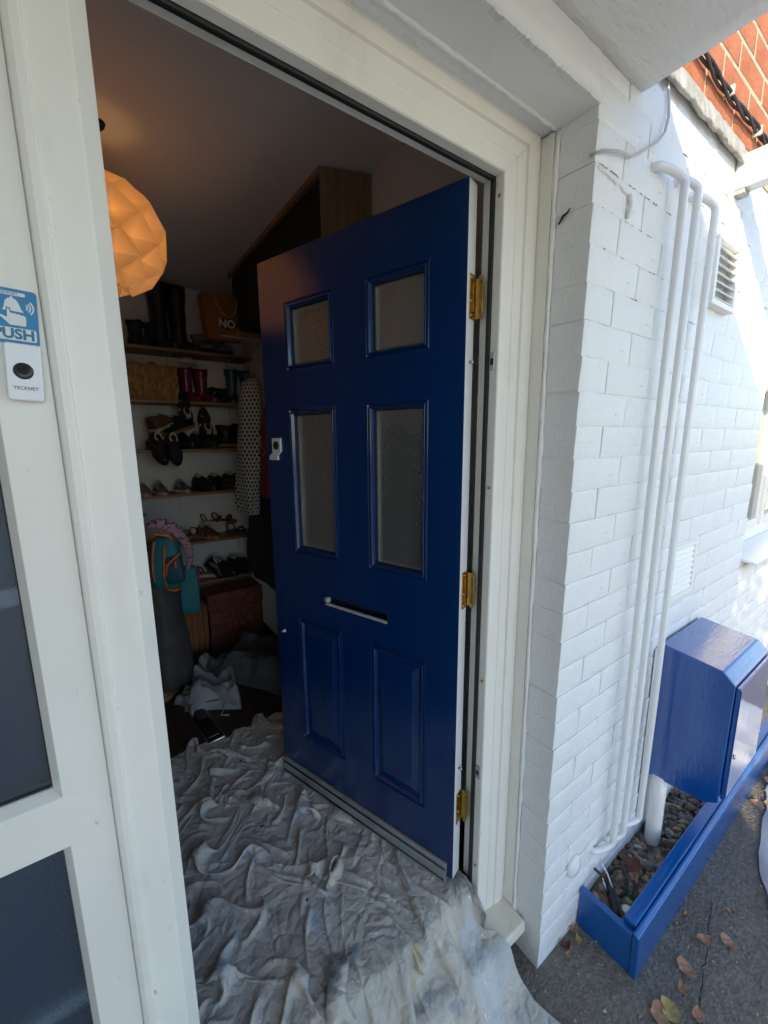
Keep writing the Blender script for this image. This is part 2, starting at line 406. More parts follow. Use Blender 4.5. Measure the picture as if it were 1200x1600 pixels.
def brick_mesh(name, w, h, d, seed, m, amp=.0010, nx=6, nz=3, left=False, pillow=.0018, rag=.0026):
    """front face a small uneven grid facing -Y with a narrow worn arris, then back by d; left runs the end face deep along the reveal"""
    mb = MB(); g = []; mg = .0030
    xs = [0, mg] + [mg + (w - 2 * mg) * i / nx for i in range(1, nx)] + [w - mg, w]; zs = [0, mg] + [mg + (h - 2 * mg) * i / nz for i in range(1, nz)] + [h - mg, h]
    NX_, NZ_ = len(xs) - 1, len(zs) - 1
    for j, z in enumerate(zs):
        row = []
        for i, x in enumerate(xs):
            edge = i in (0, NX_) or j in (0, NZ_)
            y = noise.noise(Vector((x * 30 + seed * 5, z * 40, seed))) * amp + (pillow * (.55 + .45 * noise.noise(Vector((x * 70, z * 70, seed)))) if edge else 0)
            ex = rag * .5 * noise.noise(Vector((z * 60, seed * 3 + i, 7))) if i in (0, NX_) else 0
            ez = rag * noise.noise(Vector((x * 55, seed * 3 + j, 9))) if j in (0, NZ_) else (rag * .7 * noise.noise(Vector((x * 80, seed * 3 + j, 9))) if j in (1, NZ_ - 1) else 0)
            row.append(len(mb.v)); mb.v.append((x + ex, y, z + ez))
        g.append(row)
    for j in range(NZ_):
        for i in range(NX_): mb.f.append((g[j][i], g[j][i + 1], g[j + 1][i + 1], g[j + 1][i])); mb.smooth.append(0 < i < NX_ - 1 and 0 < j < NZ_ - 1)
    rim = [g[0][i] for i in range(NX_ + 1)] + [g[j][NX_] for j in range(1, NZ_ + 1)] + [g[NZ_][i] for i in range(NX_ - 1, -1, -1)] + [g[j][0] for j in range(NZ_ - 1, 0, -1)]
    r2 = []
    for k in rim:
        p = Vector(mb.v[k]); r2.append(len(mb.v)); mb.v.append((p.x, (.09 if (left and p.x < .002) else d), p.z))
    n = len(rim)
    for k in range(n):
        q = (k + 1) % n; mb.f.append((rim[k], rim[q], r2[q], r2[k])); mb.smooth.append(False)
    return mb.mesh(name, m)

rb = random.Random(3)
bricks_full = [brick_mesh('brick', BL - J, CH - .0009, .014, s, M['wall_paint']) for s in range(7)]
cache = {}
def white_brick(x, z, w, corner=False, s=0):
    key = (round(w, 3), corner, s % 4)
    if not corner and abs(w - (BL - J)) < .002: me = bricks_full[s % 7]
    else:
        if key not in cache: cache[key] = brick_mesh('brick', w, CH - .0009, .014, 20 + s % 4 + w * 10, M['wall_paint'], nx=max(2, int(w / .037)), left=corner)
        me = cache[key]
    o = bpy.data.objects.new('brick', me); COL.objects.link(o); o.parent = wall_o
    o.location = (x, WY - .0012 + rb.uniform(-.0008, .0008), z + rb.uniform(-.0006, .0006)); o.rotation_euler = (rb.uniform(.018, .042), rb.uniform(-.003, .003), rb.uniform(-.003, .003))
z0 = 1.744 - CH * 24 + .004
k = 0
for c in range(0, 31):
    z = z0 + c * CH
    if z > ZT - .05: break
    odd = (c % 2 == 0)
    first = .2415 if odd else .1265
    xs = [(X0, first - J)]; x = X0 + first
    xend = XW if ZS - .02 < z + .04 < 2.02 else 2.78
    while x < xend - .02:
        w = min(BL, xend - x) - J
        if w > .03: xs.append((x, w))
        x += BL
    for i, (x, w) in enumerate(xs):
        k += 1
        if rb.random() < .30 and i < len(xs) - 1: w += J * .9
        white_brick(x + (J / 2 if i else -.0005), z, w, i == 0, rb.randrange(28))
# broken dark cracks where the paint has not bridged the upper joints
def crack(x0, x1, z, m='crack'):
    x = x0
    while x < x1:
        L = rb.uniform(.010, .045); n = 6; pts = [(x + L * i / n, WY - .0022 + rb.uniform(-.0006, .0004), z + rb.uniform(-.0022, .0022)) for i in range(n + 1)]
        mb = MB(); mb.tube(pts, [rb.uniform(.0006, .0019) for _ in pts], 5); mb.build('joint_crack', M[m], wall_o)
        x += L + rb.uniform(.012, .07)
for c, x0, x1 in ((27, .20, .66), (28, .72, 1.05), (26, .19, .50), (25, .24, .62), (29, .62, 1.0), (26, 1.12, 1.6), (24, .40, .80), (27, 1.1, 1.55)):
    crack(x0, x1, z0 + c * CH - .001)
# vents sit over the brickwork; red bricks above the flashing
rbm = [brick_mesh('brick', BL - .013, CH - .013, .012, 40 + s, M['redbrick'], nx=3, nz=2, pillow=.0015, amp=.0010) for s in range(6)]
for c in range(12):
    z = 2.3355 + c * CH
    for i in range(11):
        o = bpy.data.objects.new('brick', rbm[rb.randrange(6)]); COL.objects.link(o); o.parent = upper
        o.location = (.25 + i * BL + (.1175 if c % 2 else 0), WY - .004 + rb.uniform(-.001, .001), z); o.rotation_euler = (0, rb.uniform(-.003, .003), 0)

tag(BX(-9, 8, -14, -1.25, GZ - .2, GZ + .012).build('bounce_slab', M['concrete']), 'pale concrete driveway out of view, added to throw warm light into the porch', kind='structure')  # unseen slab added so sunlit ground bounces warm light onto the soffit
# canopy over the door
def canopy_mesh():
    mb = MB(); nx, ny = 60, 50
    xa, xb, ya, yb, zb, zt = -2.0, .36, -1.92, WY + .002, 2.196, 2.312
    def g(i, j, z, amp):
        x = xa + (xb - xa) * i / nx; y = ya + (yb - ya) * j / ny
        return (x, y, z + amp * noise.noise(Vector((x * 5, y * 14, 2))))
    bot = [[g(i, j, zb, .005) for i in range(nx + 1)] for j in range(ny + 1)]
    top = [(xa, ya, zt), (xb, ya, zt), (xb, yb, zt), (xa, yb, zt)]
    for r in bot: mb.v += r
    w = nx + 1
    for j in range(ny):
        for i in range(nx): mb.f.append((j * w + i, (j + 1) * w + i, (j + 1) * w + i + 1, j * w + i + 1)); mb.smooth.append(True)
    o = len(mb.v); mb.v += top
    mb.f += [(o, o + 1, o + 2, o + 3), tuple([o + 1, o] + [i for i in range(nx + 1)]), tuple([o + 2, o + 1] + [j * w + nx for j in range(ny + 1)]),
             tuple([o + 3, o + 2] + [ny * w + nx - i for i in range(nx + 1)]), tuple([o, o + 3] + [(ny - j) * w for j in range(ny + 1)])]
    mb.smooth += [False] * 5
    return mb
tag(canopy_mesh().build('porch_canopy', M['soffit_paint']), 'white rendered flat canopy slab projecting over the front door', 'canopy')
# unseen wall added on the left to block the sun and bounce light
tag(BX(-1.72, -1.50, -2.35, -.2, GZ - .1, 3.0).build('sun_block_wall', M['plaster'], bevel=.006), 'unseen side wall added left of the sidelight to shade the porch', 'wall')

# interior shell
def st(name, box, m, label=None):
    return tag(BX(*box).build(name, M[m]), label, kind='structure')
st('interior_ceiling', (-1.7, .6, .02, 2.7, 2.40, 2.5), 'ceiling')
st('interior_back_wall', (-1.7, .6, 2.42, 2.6, -.1, 2.4), 'iwall')
st('interior_right_wall', (.20, .40, .1005, 2.42, -.1, 2.4), 'iwall')
st('interior_left_wall', (-1.70, -1.50, .1005, 2.42, -.1, 2.4), 'iwall_left')
fl = tag(BX(-1.7, .4, -.03, 2.5, -.30, -.0225).build('interior_floor', M['floor_gap']), 'dark wood plank floor of the hallway', kind='structure')
pl = [BX(-.058, .058, -.6, .6, 0, .0025).mesh('floor_plank', M['floor']) for _ in range(3)]
i = 0
for a in range(16):
    for b in range(-1, 2):
        y = .60 + b * 1.203 + (a * 37 % 11) * .1
        o = bpy.data.objects.new('floor_plank', pl[(a + b) % 3]); COL.objects.link(o); o.parent = fl
        o.location = (-1.47 + a * .118, min(max(y, .575), 1.815), -.0222 + (a * 7 + b * 3) % 5 * .0001)

# ------------------------------------------------------------------ front door frame
XL, XR, ZH = -.7430, .055, 2.0
frame = thing('door_frame', 'white plastic front door frame with black rubber seal and cream sill', 'door frame', (0, 0, 0))
prof = [(0, -.0315), (0, -.054), (.002, -.058), (.0405, -.059), (.042, -.062), (.070, -.064), (.0725, -.0585), (.0745, -.0585), (.077, -.066), (.100, -.069), (.1185, -.066), (.1205, -.058), (.1205, -.0), (.1, .012), (.007, .012), (.007, -.0185), (.006, -.0315)]
profL = [(0, -.0315), (0, -.036), (.0205, -.058), (.0225, -.0585), (.067, -.0585), (.0678, -.0655), (.0695, -.0668), (.079, -.0662), (.0855, -.0635), (.0875, -.0575), (.0875, 0), (.08, .012), (.007, .012), (.007, -.0185), (.006, -.0315)]
def jamb(pr, x0, sgn, zb, zt):
    mb = MB(); n = len(pr); r0 = [(x0 + sgn * s, y, zb) for s, y in pr]; r1 = [(x0 + sgn * s, y, zt + min(s, .1205)) for s, y in pr]
    return mb.loft([r0, r1], True, False)
jamb(prof, XR, 1, -.135, ZH).build('jamb', M['upvc'], frame, .0012, 2)
jamb(profL, XL, -1, -.135, ZH).build('jamb', M['upvc'], frame, .0012, 2)
hb = MB(); hb.loft([[(XL - s * .7, y, ZH + s) for s, y in prof], [(XR + s - .0004, y, ZH + s) for s, y in prof]], True, False)
hb.build('head', M['upvc'], frame, .0012, 2)
# soft seals
BX(XR - .006, XR + .0055, -.0312, -.0188, -.02, ZH + .0055).build('seal', M['gasket'], frame, .003)
BX(XL, XR - .0062, -.0312, -.0188, ZH - .006, ZH + .0055).build('seal', M['gasket'], frame, .003)
BX(XL - .0055, XL - .0005, -.0312, -.0188, -.02, ZH - .0065).build('seal', M['gasket'], frame, .003)
# sides that return forward to the brick reveal, with their bead of filler
BX(.1765, .1835, -.1005, .02, -.24, 2.1035).build('side_return', M['upvc'], frame, .001)
BX(-.92, .1763, -.0985, -.0592, 2.1215 - .0185, 2.1225).build('head_return', M['upvc'], frame, .001) if False else None
def caulk(name, a, b, r):
    mb = MB(); n = 60; rg = random.Random(5); pts = []; rr = []
    for i in range(n + 1):
        t = i / n; p = Vector(a).lerp(Vector(b), t); pts.append(p + Vector((0, .0008 * rg.uniform(-1, 1), 0))); rr.append(r * rg.uniform(.8, 1.2))
    mb.tube(pts, rr, 7); return mb.build(name, M['caulk'], frame)
caulk('filler_bead', (.1815, -.106, -.21), (.1815, -.106, 2.10), .0062)
caulk('filler_bead', (-.86, -.1035, 2.106), (.178, -.1035, 2.106), .006)
BX(-.92, .177, -.100, -.0595, 2.122, 2.13).build('head_return', M['upvc'], frame)
# sloping sill
sill = MB().prism([(.0, -.118), (-.060, -.1275), (-.148, -.1335), (-.154, -.138), (-.154, -.172), (-.03, -.176), (0, -.176)], -.83, .1755, 'x')
sill.build('sill', M['upvc_cream'], frame, .002)
BX(XL + .004, XR - .004, -.10, -.03, -.1245, -.045).build('threshold', M['alu'], frame, .003) if False else None
MB().prism([(-.058, -.1262), (-.058, -.06), (-.045, -.028), (.02, -.0222), (.02, -.1)], XL - .01, XR + .01, 'x').build('threshold', M['alu'], frame, .001)
# keeps and screws along the closing strip
def keep(z):
    b = BX(XR - .0035, XR + .001, -.048, -.034, z - .022, z + .022).build('striker_plate', M['steel'], frame, .001)
    BX(XR - .0042, XR - .003, -.046, -.037, z - .009, z + .007).build('slot', M['dark'], b)
keep(1.582); keep(.396)
def screw(p, ax=(1, 0, 0), r=.004, par=None, m='steel'):
    a = Vector(ax); mb = MB(); mb.tube([Vector(p) - a * .0015, Vector(p) + a * .001], r, 10)
    return mb.build('screw', M[m], par)
for z in (1.955, 1.261, .70, .063): screw((XR - .0005, -.045, z), (1, 0, 0), .0042, frame, 'brass')
# old cable hole with a frayed stub, in the reveal
tag(MB().tube([(X0 - .003, -.122, 1.897), (X0 - .006, -.135, 1.909), (X0 - .004, -.144, 1.913), (X0 - .004, -.150, 1.921)], [.002, .0035, .0025, .0012], 7).build('cable_stub', M['black_cable']), 'black frayed cable stub poking from the reveal by the frame head', 'cable')

# ------------------------------------------------------------------ sidelight
side = thing('sidelight_window', 'white plastic sidelight window left of the door with two stippled panes', 'window', (0, 0, 0))
SL, SR, SZ0, SZ1, TR0, TR1 = -1.455, -.8309, -.13, 2.12, .77, .88
FW = .0565   # flat width
def bar_poly(pts_front, name):
    pass
def sash_ring(x0, x1, z0, z1, w, skip):
    """one mitred member at a time: flat face then a sloping bead to the glass"""
    def ring(ins, y): return [(x0 + ins[0], y, z0 + ins[2]), (x1 - ins[1], y, z0 + ins[2]), (x1 - ins[1], y, z1 - ins[3]), (x0 + ins[0], y, z1 - ins[3])]
    lv = [((0, 0, 0, 0), -.02), ((0, 0, 0, 0), -.0545), ((.0012,) * 4, -.0558), (w, -.0558), (tuple(a + .011 for a in w), -.0395), (tuple(a + .0118 for a in w), -.02)]
    rings = [ring(i, y) for i, y in lv]
    for sidx, nm in ((0, 'rail'), (1, 'stile'), (2, 'rail'), (3, 'stile')):
        if sidx == skip: continue
        a, b = sidx, (sidx + 1) % 4
        mb = MB(); n = len(rings)
        vs = [r[a] for r in rings] + [r[b] for r in rings]
        fs = [(i, i + 1, n + i + 1, n + i) for i in range(n - 1)] + [(n - 1, 0, n, 2 * n - 1), tuple(range(n)), tuple(n + i for i in range(n))]
        mb.add(vs, fs); mb.build(nm, M['upvc'], side, .0009, 2)
ZM = .832
sash_ring(SL, SR, ZM, SZ1, (.0575, .0575, .0355, .06), 0)
sash_ring(SL, SR, SZ0, ZM, (.0575, .0575, .06, .0490), 2)
tp = [(.8795, -.02, .0690), (.8788, -.0400, .0686), (.8678, -.0562, .0578), (ZM, -.0562, .0004), (.7828, -.0562, .0578), (.7718, -.0400, .0686), (.7710, -.02, .0690), (ZM, -.02, .0004)]
MB().loft([[(SL + q, y, z) for z, y, q in tp], [(SR - q, y, z) for z, y, q in tp]], True, False).build('transom', M['upvc'], side, .0008, 2)
BX(SL + .06, SR - .060, -.034, -.028, .870, SZ1 - .06).build('pane', M['side_obscure'], side)
BX(SL + .06, SR - .060, -.034, -.028, SZ0 + .06, .779).build('pane', M['side_obscure'], side)
BX(SR - .0705, SR - .0665, -.0375, -.0345, .88, 2.05).build('pane_seal', M['gasket'], side)
BX(SL + .07, SR - .0715, -.0375, -.0345, .8785, .8825).build('pane_seal', M['gasket'], side)
# guessed cabinet behind the sidelight; its dark blue paints the glass's sky reflection
cab = thing('hall_cabinet', 'guessed cabinet, blued as if by reflected sky, with white shelf edges behind the sidelight glass', 'cabinet', (0, 0, 0))
BX(-1.48, -.835, .0, .35, -.02, 1.9).build('carcass', M['cabinet_sky'], cab, .003)
BX(-1.45, -.862, -.016, -.0005, 1.163, 1.188).build('shelf_edge', M['white_edge'], cab, .001)
BX(-1.45, -.862, -.016, -.0005, .442, .468).build('shelf_edge', M['white_edge'], cab, .001)

# ------------------------------------------------------------------ front door (local x along the door, +y outwards)
DW, DH, DT = .807, 2.0, .044
door = thing('front_door', 'open glossy blue panelled front door with four obscure glass panes and no handle', 'door', (0, 0, 0), R(108.04914))
openings = [(.106, .322, 1.627, 1.848), (.452, .676, 1.627, 1.848), (.106, .322, .978, 1.497), (.452, .676, .978, 1.497)]
panels = [(.104, .322, .201, .718), (.450, .674, .201, .718)]
slot = (.252, .527, .806, .838)
holes = openings + panels + [slot]
def grid_slab():
    us = sorted({0, DW} | {h[0] for h in holes} | {h[1] for h in holes}); zs = sorted({0, DH} | {h[2] for h in holes} | {h[3] for h in holes})
    mb = MB(); idx = {}
    def V(u, y, z):
        k = (round(u, 5), round(y, 5), round(z, 5))
        if k not in idx: idx[k] = len(mb.v); mb.v.append((u, y, z))
        return idx[k]
    def hole(u, z, through=False):
        for h in holes:
            if h[0] < u < h[1] and h[2] < z < h[3]: return h
        return None
    Q = lambda *p: (mb.f.append(tuple(V(*q) for q in p)), mb.smooth.append(False))
    for i in range(len(us) - 1):
        for j in range(len(zs) - 1):
            a, b, c, d = us[i], us[i + 1], zs[j], zs[j + 1]; h = hole((a + b) / 2, (c + d) / 2)
            if not h: Q((a, 0, c), (b, 0, c), (b, 0, d), (a, 0, d)); Q((a, -DT, c), (a, -DT, d), (b, -DT, d), (b, -DT, c))
            elif h in panels:
                Q((a, -DT, c), (a, -DT, d), (b, -DT, d), (b, -DT, c))
    for h in holes:
        b, y1 = h, -DT
        dep = -.016 if h in panels else -DT
        e = [(h[0], h[2]), (h[1], h[2]), (h[1], h[3]), (h[0], h[3])]
        # walls split at grid lines
        for (p, q) in ((0, 1), (1, 2), (2, 3), (3, 0)):
            (u0, w0), (u1, w1) = e[p], e[q]
            if u0 == u1:
                cuts = [z for z in zs if min(w0, w1) <= z <= max(w0, w1)]
                for m_ in range(len(cuts) - 1): Q((u0, 0, cuts[m_]), (u0, 0, cuts[m_ + 1]), (u0, dep, cuts[m_ + 1]), (u0, dep, cuts[m_]))
            else:
                cuts = [u for u in us if min(u0, u1) <= u <= max(u0, u1)]
                for m_ in range(len(cuts) - 1): Q((cuts[m_], 0, w0), (cuts[m_ + 1], 0, w0), (cuts[m_ + 1], dep, w0), (cuts[m_], dep, w0))
    # outer edges
    for j in range(len(zs) - 1):
        for u in (0, DW): Q((u, 0, zs[j]), (u, 0, zs[j + 1]), (u, -DT, zs[j + 1]), (u, -DT, zs[j]))
    for i in range(len(us) - 1):
        for z in (0, DH): Q((us[i], 0, z), (us[i + 1], 0, z), (us[i + 1], -DT, z), (us[i], -DT, z))
    return mb
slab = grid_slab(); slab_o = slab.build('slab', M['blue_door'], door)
slab_o.data.materials.append(M['door_edge']); slab_o.data.materials.append(M['wax'])
for p in slab_o.data.polygons:
    c = p.center
    if abs(p.normal.y) < .3 and (c.x < .001 or c.x > DW - .001 or c.z > DH - .001 or c.z < .001): p.material_index = 1
    elif p.normal.y < -.5 and abs(c.y + DT) < .001: p.material_index = 1
bv = slab_o.modifiers.new('bevel', 'BEVEL'); bv.width = .0012; bv.segments = 2; bv.angle_limit = R(40)
def ring_mesh(h, steps, fill):
    mb = MB(); rings = []
    for ins, y in steps: rings.append([(h[0] + ins, y, h[2] + ins), (h[1] - ins, y, h[2] + ins), (h[1] - ins, y, h[3] - ins), (h[0] + ins, y, h[3] - ins)])
    mb.loft(rings, False, False)
    if fill: mb.f.append(tuple(len(mb.v) - 4 + i for i in range(4))); mb.smooth.append(False)
    return mb
for h in openings:
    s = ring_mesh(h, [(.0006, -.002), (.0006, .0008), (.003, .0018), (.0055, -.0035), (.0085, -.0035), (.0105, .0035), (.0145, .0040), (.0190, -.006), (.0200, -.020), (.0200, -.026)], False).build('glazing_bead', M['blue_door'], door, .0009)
    ring_mesh(h, [(.0202, -.0145), (.0225, -.0145), (.0225, -.019)], False).build('pane_seal', M['gasket'], s)
    BX(h[0] + .0204, h[1] - .0204, -.026, -.020, h[2] + .0204, h[3] - .0204).build('glass_pane', M['obscure'], door)
    ring_mesh(h, [(.0006, -.042), (.0006, -.049), (.018, -.049), (.022, -.040), (.022, -.0265)], False).build('inner_bead', M['door_edge'], door, .001)
for h in panels:
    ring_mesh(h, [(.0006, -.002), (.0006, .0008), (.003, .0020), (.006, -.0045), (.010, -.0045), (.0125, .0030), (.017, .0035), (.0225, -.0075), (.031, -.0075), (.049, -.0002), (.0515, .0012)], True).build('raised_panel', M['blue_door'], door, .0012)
# rough bare edges of the letter slot
for nm, b in (('slot_edge', (slot[0] + .0006, slot[1] - .0006, -.0095, .0024, slot[2] - .0025, slot[2] + .0055)), ('slot_edge', (slot[1] - .014, slot[1] + .003, -.0155, .0018, slot[2] + .0072, slot[3] - .006)), ):
    BX(*b).build(nm, M['wax'], door, .003)
BX(slot[0] + .001, slot[1] - .001, -.0430, -.0405, slot[2] + .001, slot[3] - .001).build('slot_dark', M['dark'], door)  # black plate stands in for the dark inside the open slot
# lock cover: square plate with round cylinder hole and a bent foot
lock = MB().prism([(.7215, 1.398), (.7215, 1.350), (.7395, 1.336), (.7395, 1.318), (.787, 1.318), (.787, 1.334), (.768, 1.344), (.768, 1.398)], .0002, .008, 'y').build('lock_plate', M['door_edge'], door, .0015)
MB().tube([(.7448, .004, 1.3715), (.7448, .0095, 1.3715)], .0155, 20).build('cylinder_hole', M['dark'], lock)
kn = MB().lathe([(.0, 0), (.009, 0), (.009, .004), (.0045, .006), (.0045, .014), (.0, .0145)], (.762, 0, .638), 'y', 14).build('handle_bolt', M['steel'], door)
# weather bar along the foot
wbar = MB().prism([(.0003, .026), (.0003, .050), (.006, .048), (.016, .020), (.020, -.012), (.016, -.012), (.012, .004), (.0003, .010)], .020, .795, 'x').build('weather_bar', M['alu'], door, .001)
MB().tube([(.022, .0128, .0335), (.793, .0128, .0335)], .0028, 8).build('groove_dark', M['gasket'], wbar)  # black rod paints the shade of a groove along the bar
MB().tube([(.022, .0182, .0015), (.793, .0182, .0015)], .0032, 8).build('channel_dark', M['gasket'], wbar)  # second black rod, for the dark of the lower channel
# hinges: leaf on the door edge, knuckle, bracket that wraps on to the frame
def hinge(z0, z1):
    h = BX(-.0028, -.0002, -.041, -.012, z0, z1).build('hinge', M['brass'], door, .0008)
    MB().prism([(-.0030, -.0430), (-.0052, -.0440), (-.0175, -.047), (-.0215, -.0475), (-.0215, -.0495), (-.0030, -.0465)], z0 + .004, z1 - .006, 'z').build('knuckle', M['brass'], h, .001)
    BX(-.0056, -.0030, -.040, -.027, z0 + .018, z1 - .016).build('cover_plate', M['brass'], h, .0006)
    BX(-.0195, -.0155, -.0465, -.029, z0 + .016, z1 - .018).build('frame_leaf', M['brass'], h, .001)
    for zz in (z0 + .009, (z0 + z1) / 2 - .01, z1 - .009): screw((-.0030, -.020, zz), (1, 0, 0), .0032, h, 'steel')
    for zz in (z0 + .003, z1 - .016):
        BX(-.0215, -.0140, -.047, -.036, zz, zz + .013).build('adjuster', M['brass'], h, .001)
for a, b in ((1.6875, 1.7935), (.9120, 1.0205), (.1950, .3055)): hinge(a, b)
for z in (1.584, .392):
    MB().tube([(0, -.024, z), (-.006, -.024, z), (-.007, -.024, z), (-.0105, -.024, z)], [.0035, .0035, .006, .0055], 12).build('hinge_bolt', M['steel'], door)
# ------------------------------------------------------------------ things on the brick wall
def pipe(label, pts_top, x_mid, pts_bot, r=.0105):
    mb = MB(); mb.tube(pts_top + pts_bot, r, 12); o = mb.build('pipe', M['pipe'])
    return tag(o, label, 'pipe', 'white pipes running down the brick wall')
def bend(xw, xp, z, sgn, y0=WY + .03, y1=WY - .040, rad=.030):
    """out of the wall, along, then round a quarter bend into the vertical run"""
    pts = [(xw, y0, z), (xw + (xp - xw) * .1, WY - .012, z + .002 * sgn)]
    for k in range(8):
        a = k / 7 * math.pi / 2
        pts.append((xw + (xp - xw) * (.25 + .75 * math.sin(a)), WY - .014 + (y1 - WY + .014) * math.sin(a), z + sgn * (rad * .9) * (-(1 - math.cos(a)) + .25) ))
    return pts
for lab, xt, xp_t, zt_, xb, zb, xw_b in (
        ('tallest white pipe nearest the door, bent into the wall at both ends', .44, .556, 2.066, .536, -.010, .46),
        ('middle white pipe of the three on the brick wall', .585, .646, 2.075, .612, -.020, .55),
        ('white pipe furthest from the door, its top bend lower in view beside the vent', .68, .782, 2.068, .742, -.035, .67)):
    top = bend(xt, xp_t, zt_, 1)
    mid = [(xp_t + (xb - xp_t) * t + .004 * math.sin(t * 9), WY - .040 + .002 * math.sin(t * 7), zt_ - .05 + (zb + .05 - zt_ + .04) * t) for t in [i / 14 for i in range(15)]]
    bot = list(reversed(bend(xw_b, xb, zb, -1)))
    pipe(lab, top, None, mid + bot)

def vent(label, x0, x1, z0, z1, n, proj):
    t = thing('louvre_vent', label, 'vent', (x0, WY, z0), 0, 'white louvre vents in the brick wall'); w, h = x1 - x0, z1 - z0
    b = .018
    BX(0, w, -.001, .004, 0, h).build('back_plate', M['vent'], t)
    for nm, bx in (('frame_side', (0, b, -proj, 0, b, h - b)), ('frame_side', (w - b, w, -proj, 0, b, h - b)), ('frame_rail', (0, w, -proj, 0, 0, b)), ('frame_rail', (0, w, -proj, 0, h - b, h))):
        BX(*bx).build(nm, M['vent'], t, .002)
    for i in range(n):
        z = b + (h - 2 * b) * (i + .1) / n; s = (h - 2 * b) / n
        MB().prism([(-.003, z + s * .95), (-proj + .001, z + s * .1), (-proj + .001, z), (-proj + .006, z), (-.001, z + s * .8)], b, w - b, 'x').build('louvre', M['vent'], t, .0006)
    return t
vent('louvred vent high up between the pipes and the sunlit wall', .875, 1.085, 1.812, 2.022, 7, .030)
vent('louvred vent low down above the blue meter box', .862, 1.085, .790, 1.000, 8, .012)

# cables
mb = MB(); mb.tube([(X0 - .006, -.19, 2.008), (.19, -.212, 2.012), (.26, -.213, 2.034), (.32, -.211, 2.045), (.36, -.2115, 2.066), (.44, -.2125, 2.116), (.475, -.213, 2.15), (.491, -.212, 2.19), (.487, -.211, 2.225), (.470, -.211, 2.262)], .0032, 8)
tag(mb.build('painted_cable', M['grey_cable']), 'thin grey cable looping over the white wall under the canopy corner', 'cable')
ct = thing('cable_bundle', 'black cable bundle clipped along the red bricks above the flashing', 'cable', (0, 0, 0))
for kk in range(3):
    mb = MB(); pts = []
    for i in range(40):
        x = .42 + i * .045; a = i * .75 + kk * 2.1
        pts.append((x, WY - .019 + .007 * math.cos(a), 2.385 + .006 * math.sin(a) + .006 * math.sin(i * .5) - (.03 * max(0, x - 1.25))))
    mb.tube(pts, .0042, 7); mb.build('strand', M['black_cable'], ct)
for x in (.84, 1.12, 1.4): BX(x, x + .008, WY - .032, WY - .005, 2.373, 2.400).build('clip', M['white_edge'], ct, .002)

# lead flashing with a ragged lower lip
def flash():
    mb = MB(); n = 120
    for i in range(n + 1):
        x = .30 + (1.06 - .30) * i / n
        lip = 2.264 + .010 * noise.noise(Vector((x * 14, 0, 2))) + .005 * noise.noise(Vector((x * 55, 0, 2))); bul = .004 * noise.noise(Vector((x * 30, 0, 6)))
        for y, z in ((WY + .002, 2.327), (WY - .010, 2.326 + bul), (WY - .014 + bul, 2.305), (WY - .019 + bul, lip + .012), (WY - .024 + bul * 1.6, lip), (WY - .016 + bul, lip - .002), (WY - .006, lip + .012), (WY + .002, lip + .02)):
            mb.v.append((x, y, z))
    for i in range(n):
        for j in range(8):
            k = (j + 1) % 8; mb.f.append((i * 8 + j, i * 8 + k, i * 8 + 8 + k, i * 8 + 8 + j)); mb.smooth.append(True)
    mb.f += [tuple(range(8)), tuple(n * 8 + j for j in range(8))]; mb.smooth += [False, False]
    return mb
tag(flash().build('lead_flashing', M['lead']), 'ragged grey lead flashing between the white wall and the red bricks', 'flashing')

# projecting white timber
bt = thing('timber_beam', 'white painted timber beam projecting from the wall below the red bricks', 'beam', (0, 0, 0))
BX(1.030, 1.085, -1.25, WY - .0005, 2.190, 2.290).build('timber', M['pipe'], bt, .003)
BX(1.034, 1.081, WY - .030, WY - .0008, 2.176, 2.1895).build('bracket', M['lead'], bt, .002)

# rough filler lumps along the top joints, old filled hole
def lump(name, pts, r, m, label, cat):
    mb = MB(); rr = [r * random.uniform(.5, 1.3) for _ in pts]; mb.tube(pts, rr, 7)
    o = mb.build(name, M[m], None, sub=1); return tag(o, label, cat)
rg = random.Random(11)
lump('filler_ridge', [(.19 + i * .012, WY - .003 + rg.uniform(-.003, .002), 1.985 - .0008 * i + rg.uniform(-.005, .005)) for i in range(13)], .0062, 'mortar_paint', 'lumpy ridge of painted filler at the top corner of the brick pier', 'filler')
lump('filler_drip', [(.338, WY - .003, 1.975), (.343, WY - .010, 1.955), (.341, WY - .010, 1.935), (.339, WY - .003, 1.918)], .0085, 'pipe', 'small painted lump hanging below the filler ridge on the brick pier', 'filler')
bo = MB().lathe([(.0, -.017), (.026, -.015), (.034, -.010), (.039, .003)], (.345, WY - .003, .012), 'y', 20)
tag(bo.build('wall_cap', M['pipe'], None), 'round white painted cap low on the brick pier beside the planter', 'cap')

# ------------------------------------------------------------------ blue meter box
mx0, mx1 = .838, 1.226
meter = thing('meter_box', 'glossy blue meter box with chamfered lid standing off the white wall', 'meter box', (0, 0, 0))
sidep = [(-.2135, .098), (-.2135, .6445), (-.400, .6195), (-.4345, .585), (-.4345, .140), (-.398, .116)]
MB().prism(sidep, mx0, mx1, 'x').build('case', M['blue_gloss'], meter, .0045, 3)
BX(mx0 + .010, mx1 - .010, -.4475, -.4355, .156, .576).build('door', M['blue_gloss'], meter, .003)
dr = [c for c in meter.children if c.name.startswith('door')][0]
BX(mx0 + .0105, mx0 + .0185, -.4505, -.4478, .165, .570).build('door_lip', M['blue_gloss'], dr, .001)
MB().tube([(mx0 + .040, -.4470, .315), (mx0 + .040, -.4535, .315)], .008, 14).build('latch', M['steel'], dr)
for z in (.22, .52): MB().tube([(mx1 - .004, -.4440, z - .03), (mx1 - .004, -.4440, z + .03)], .0055, 10).build('hinge', M['blue_gloss'], meter)
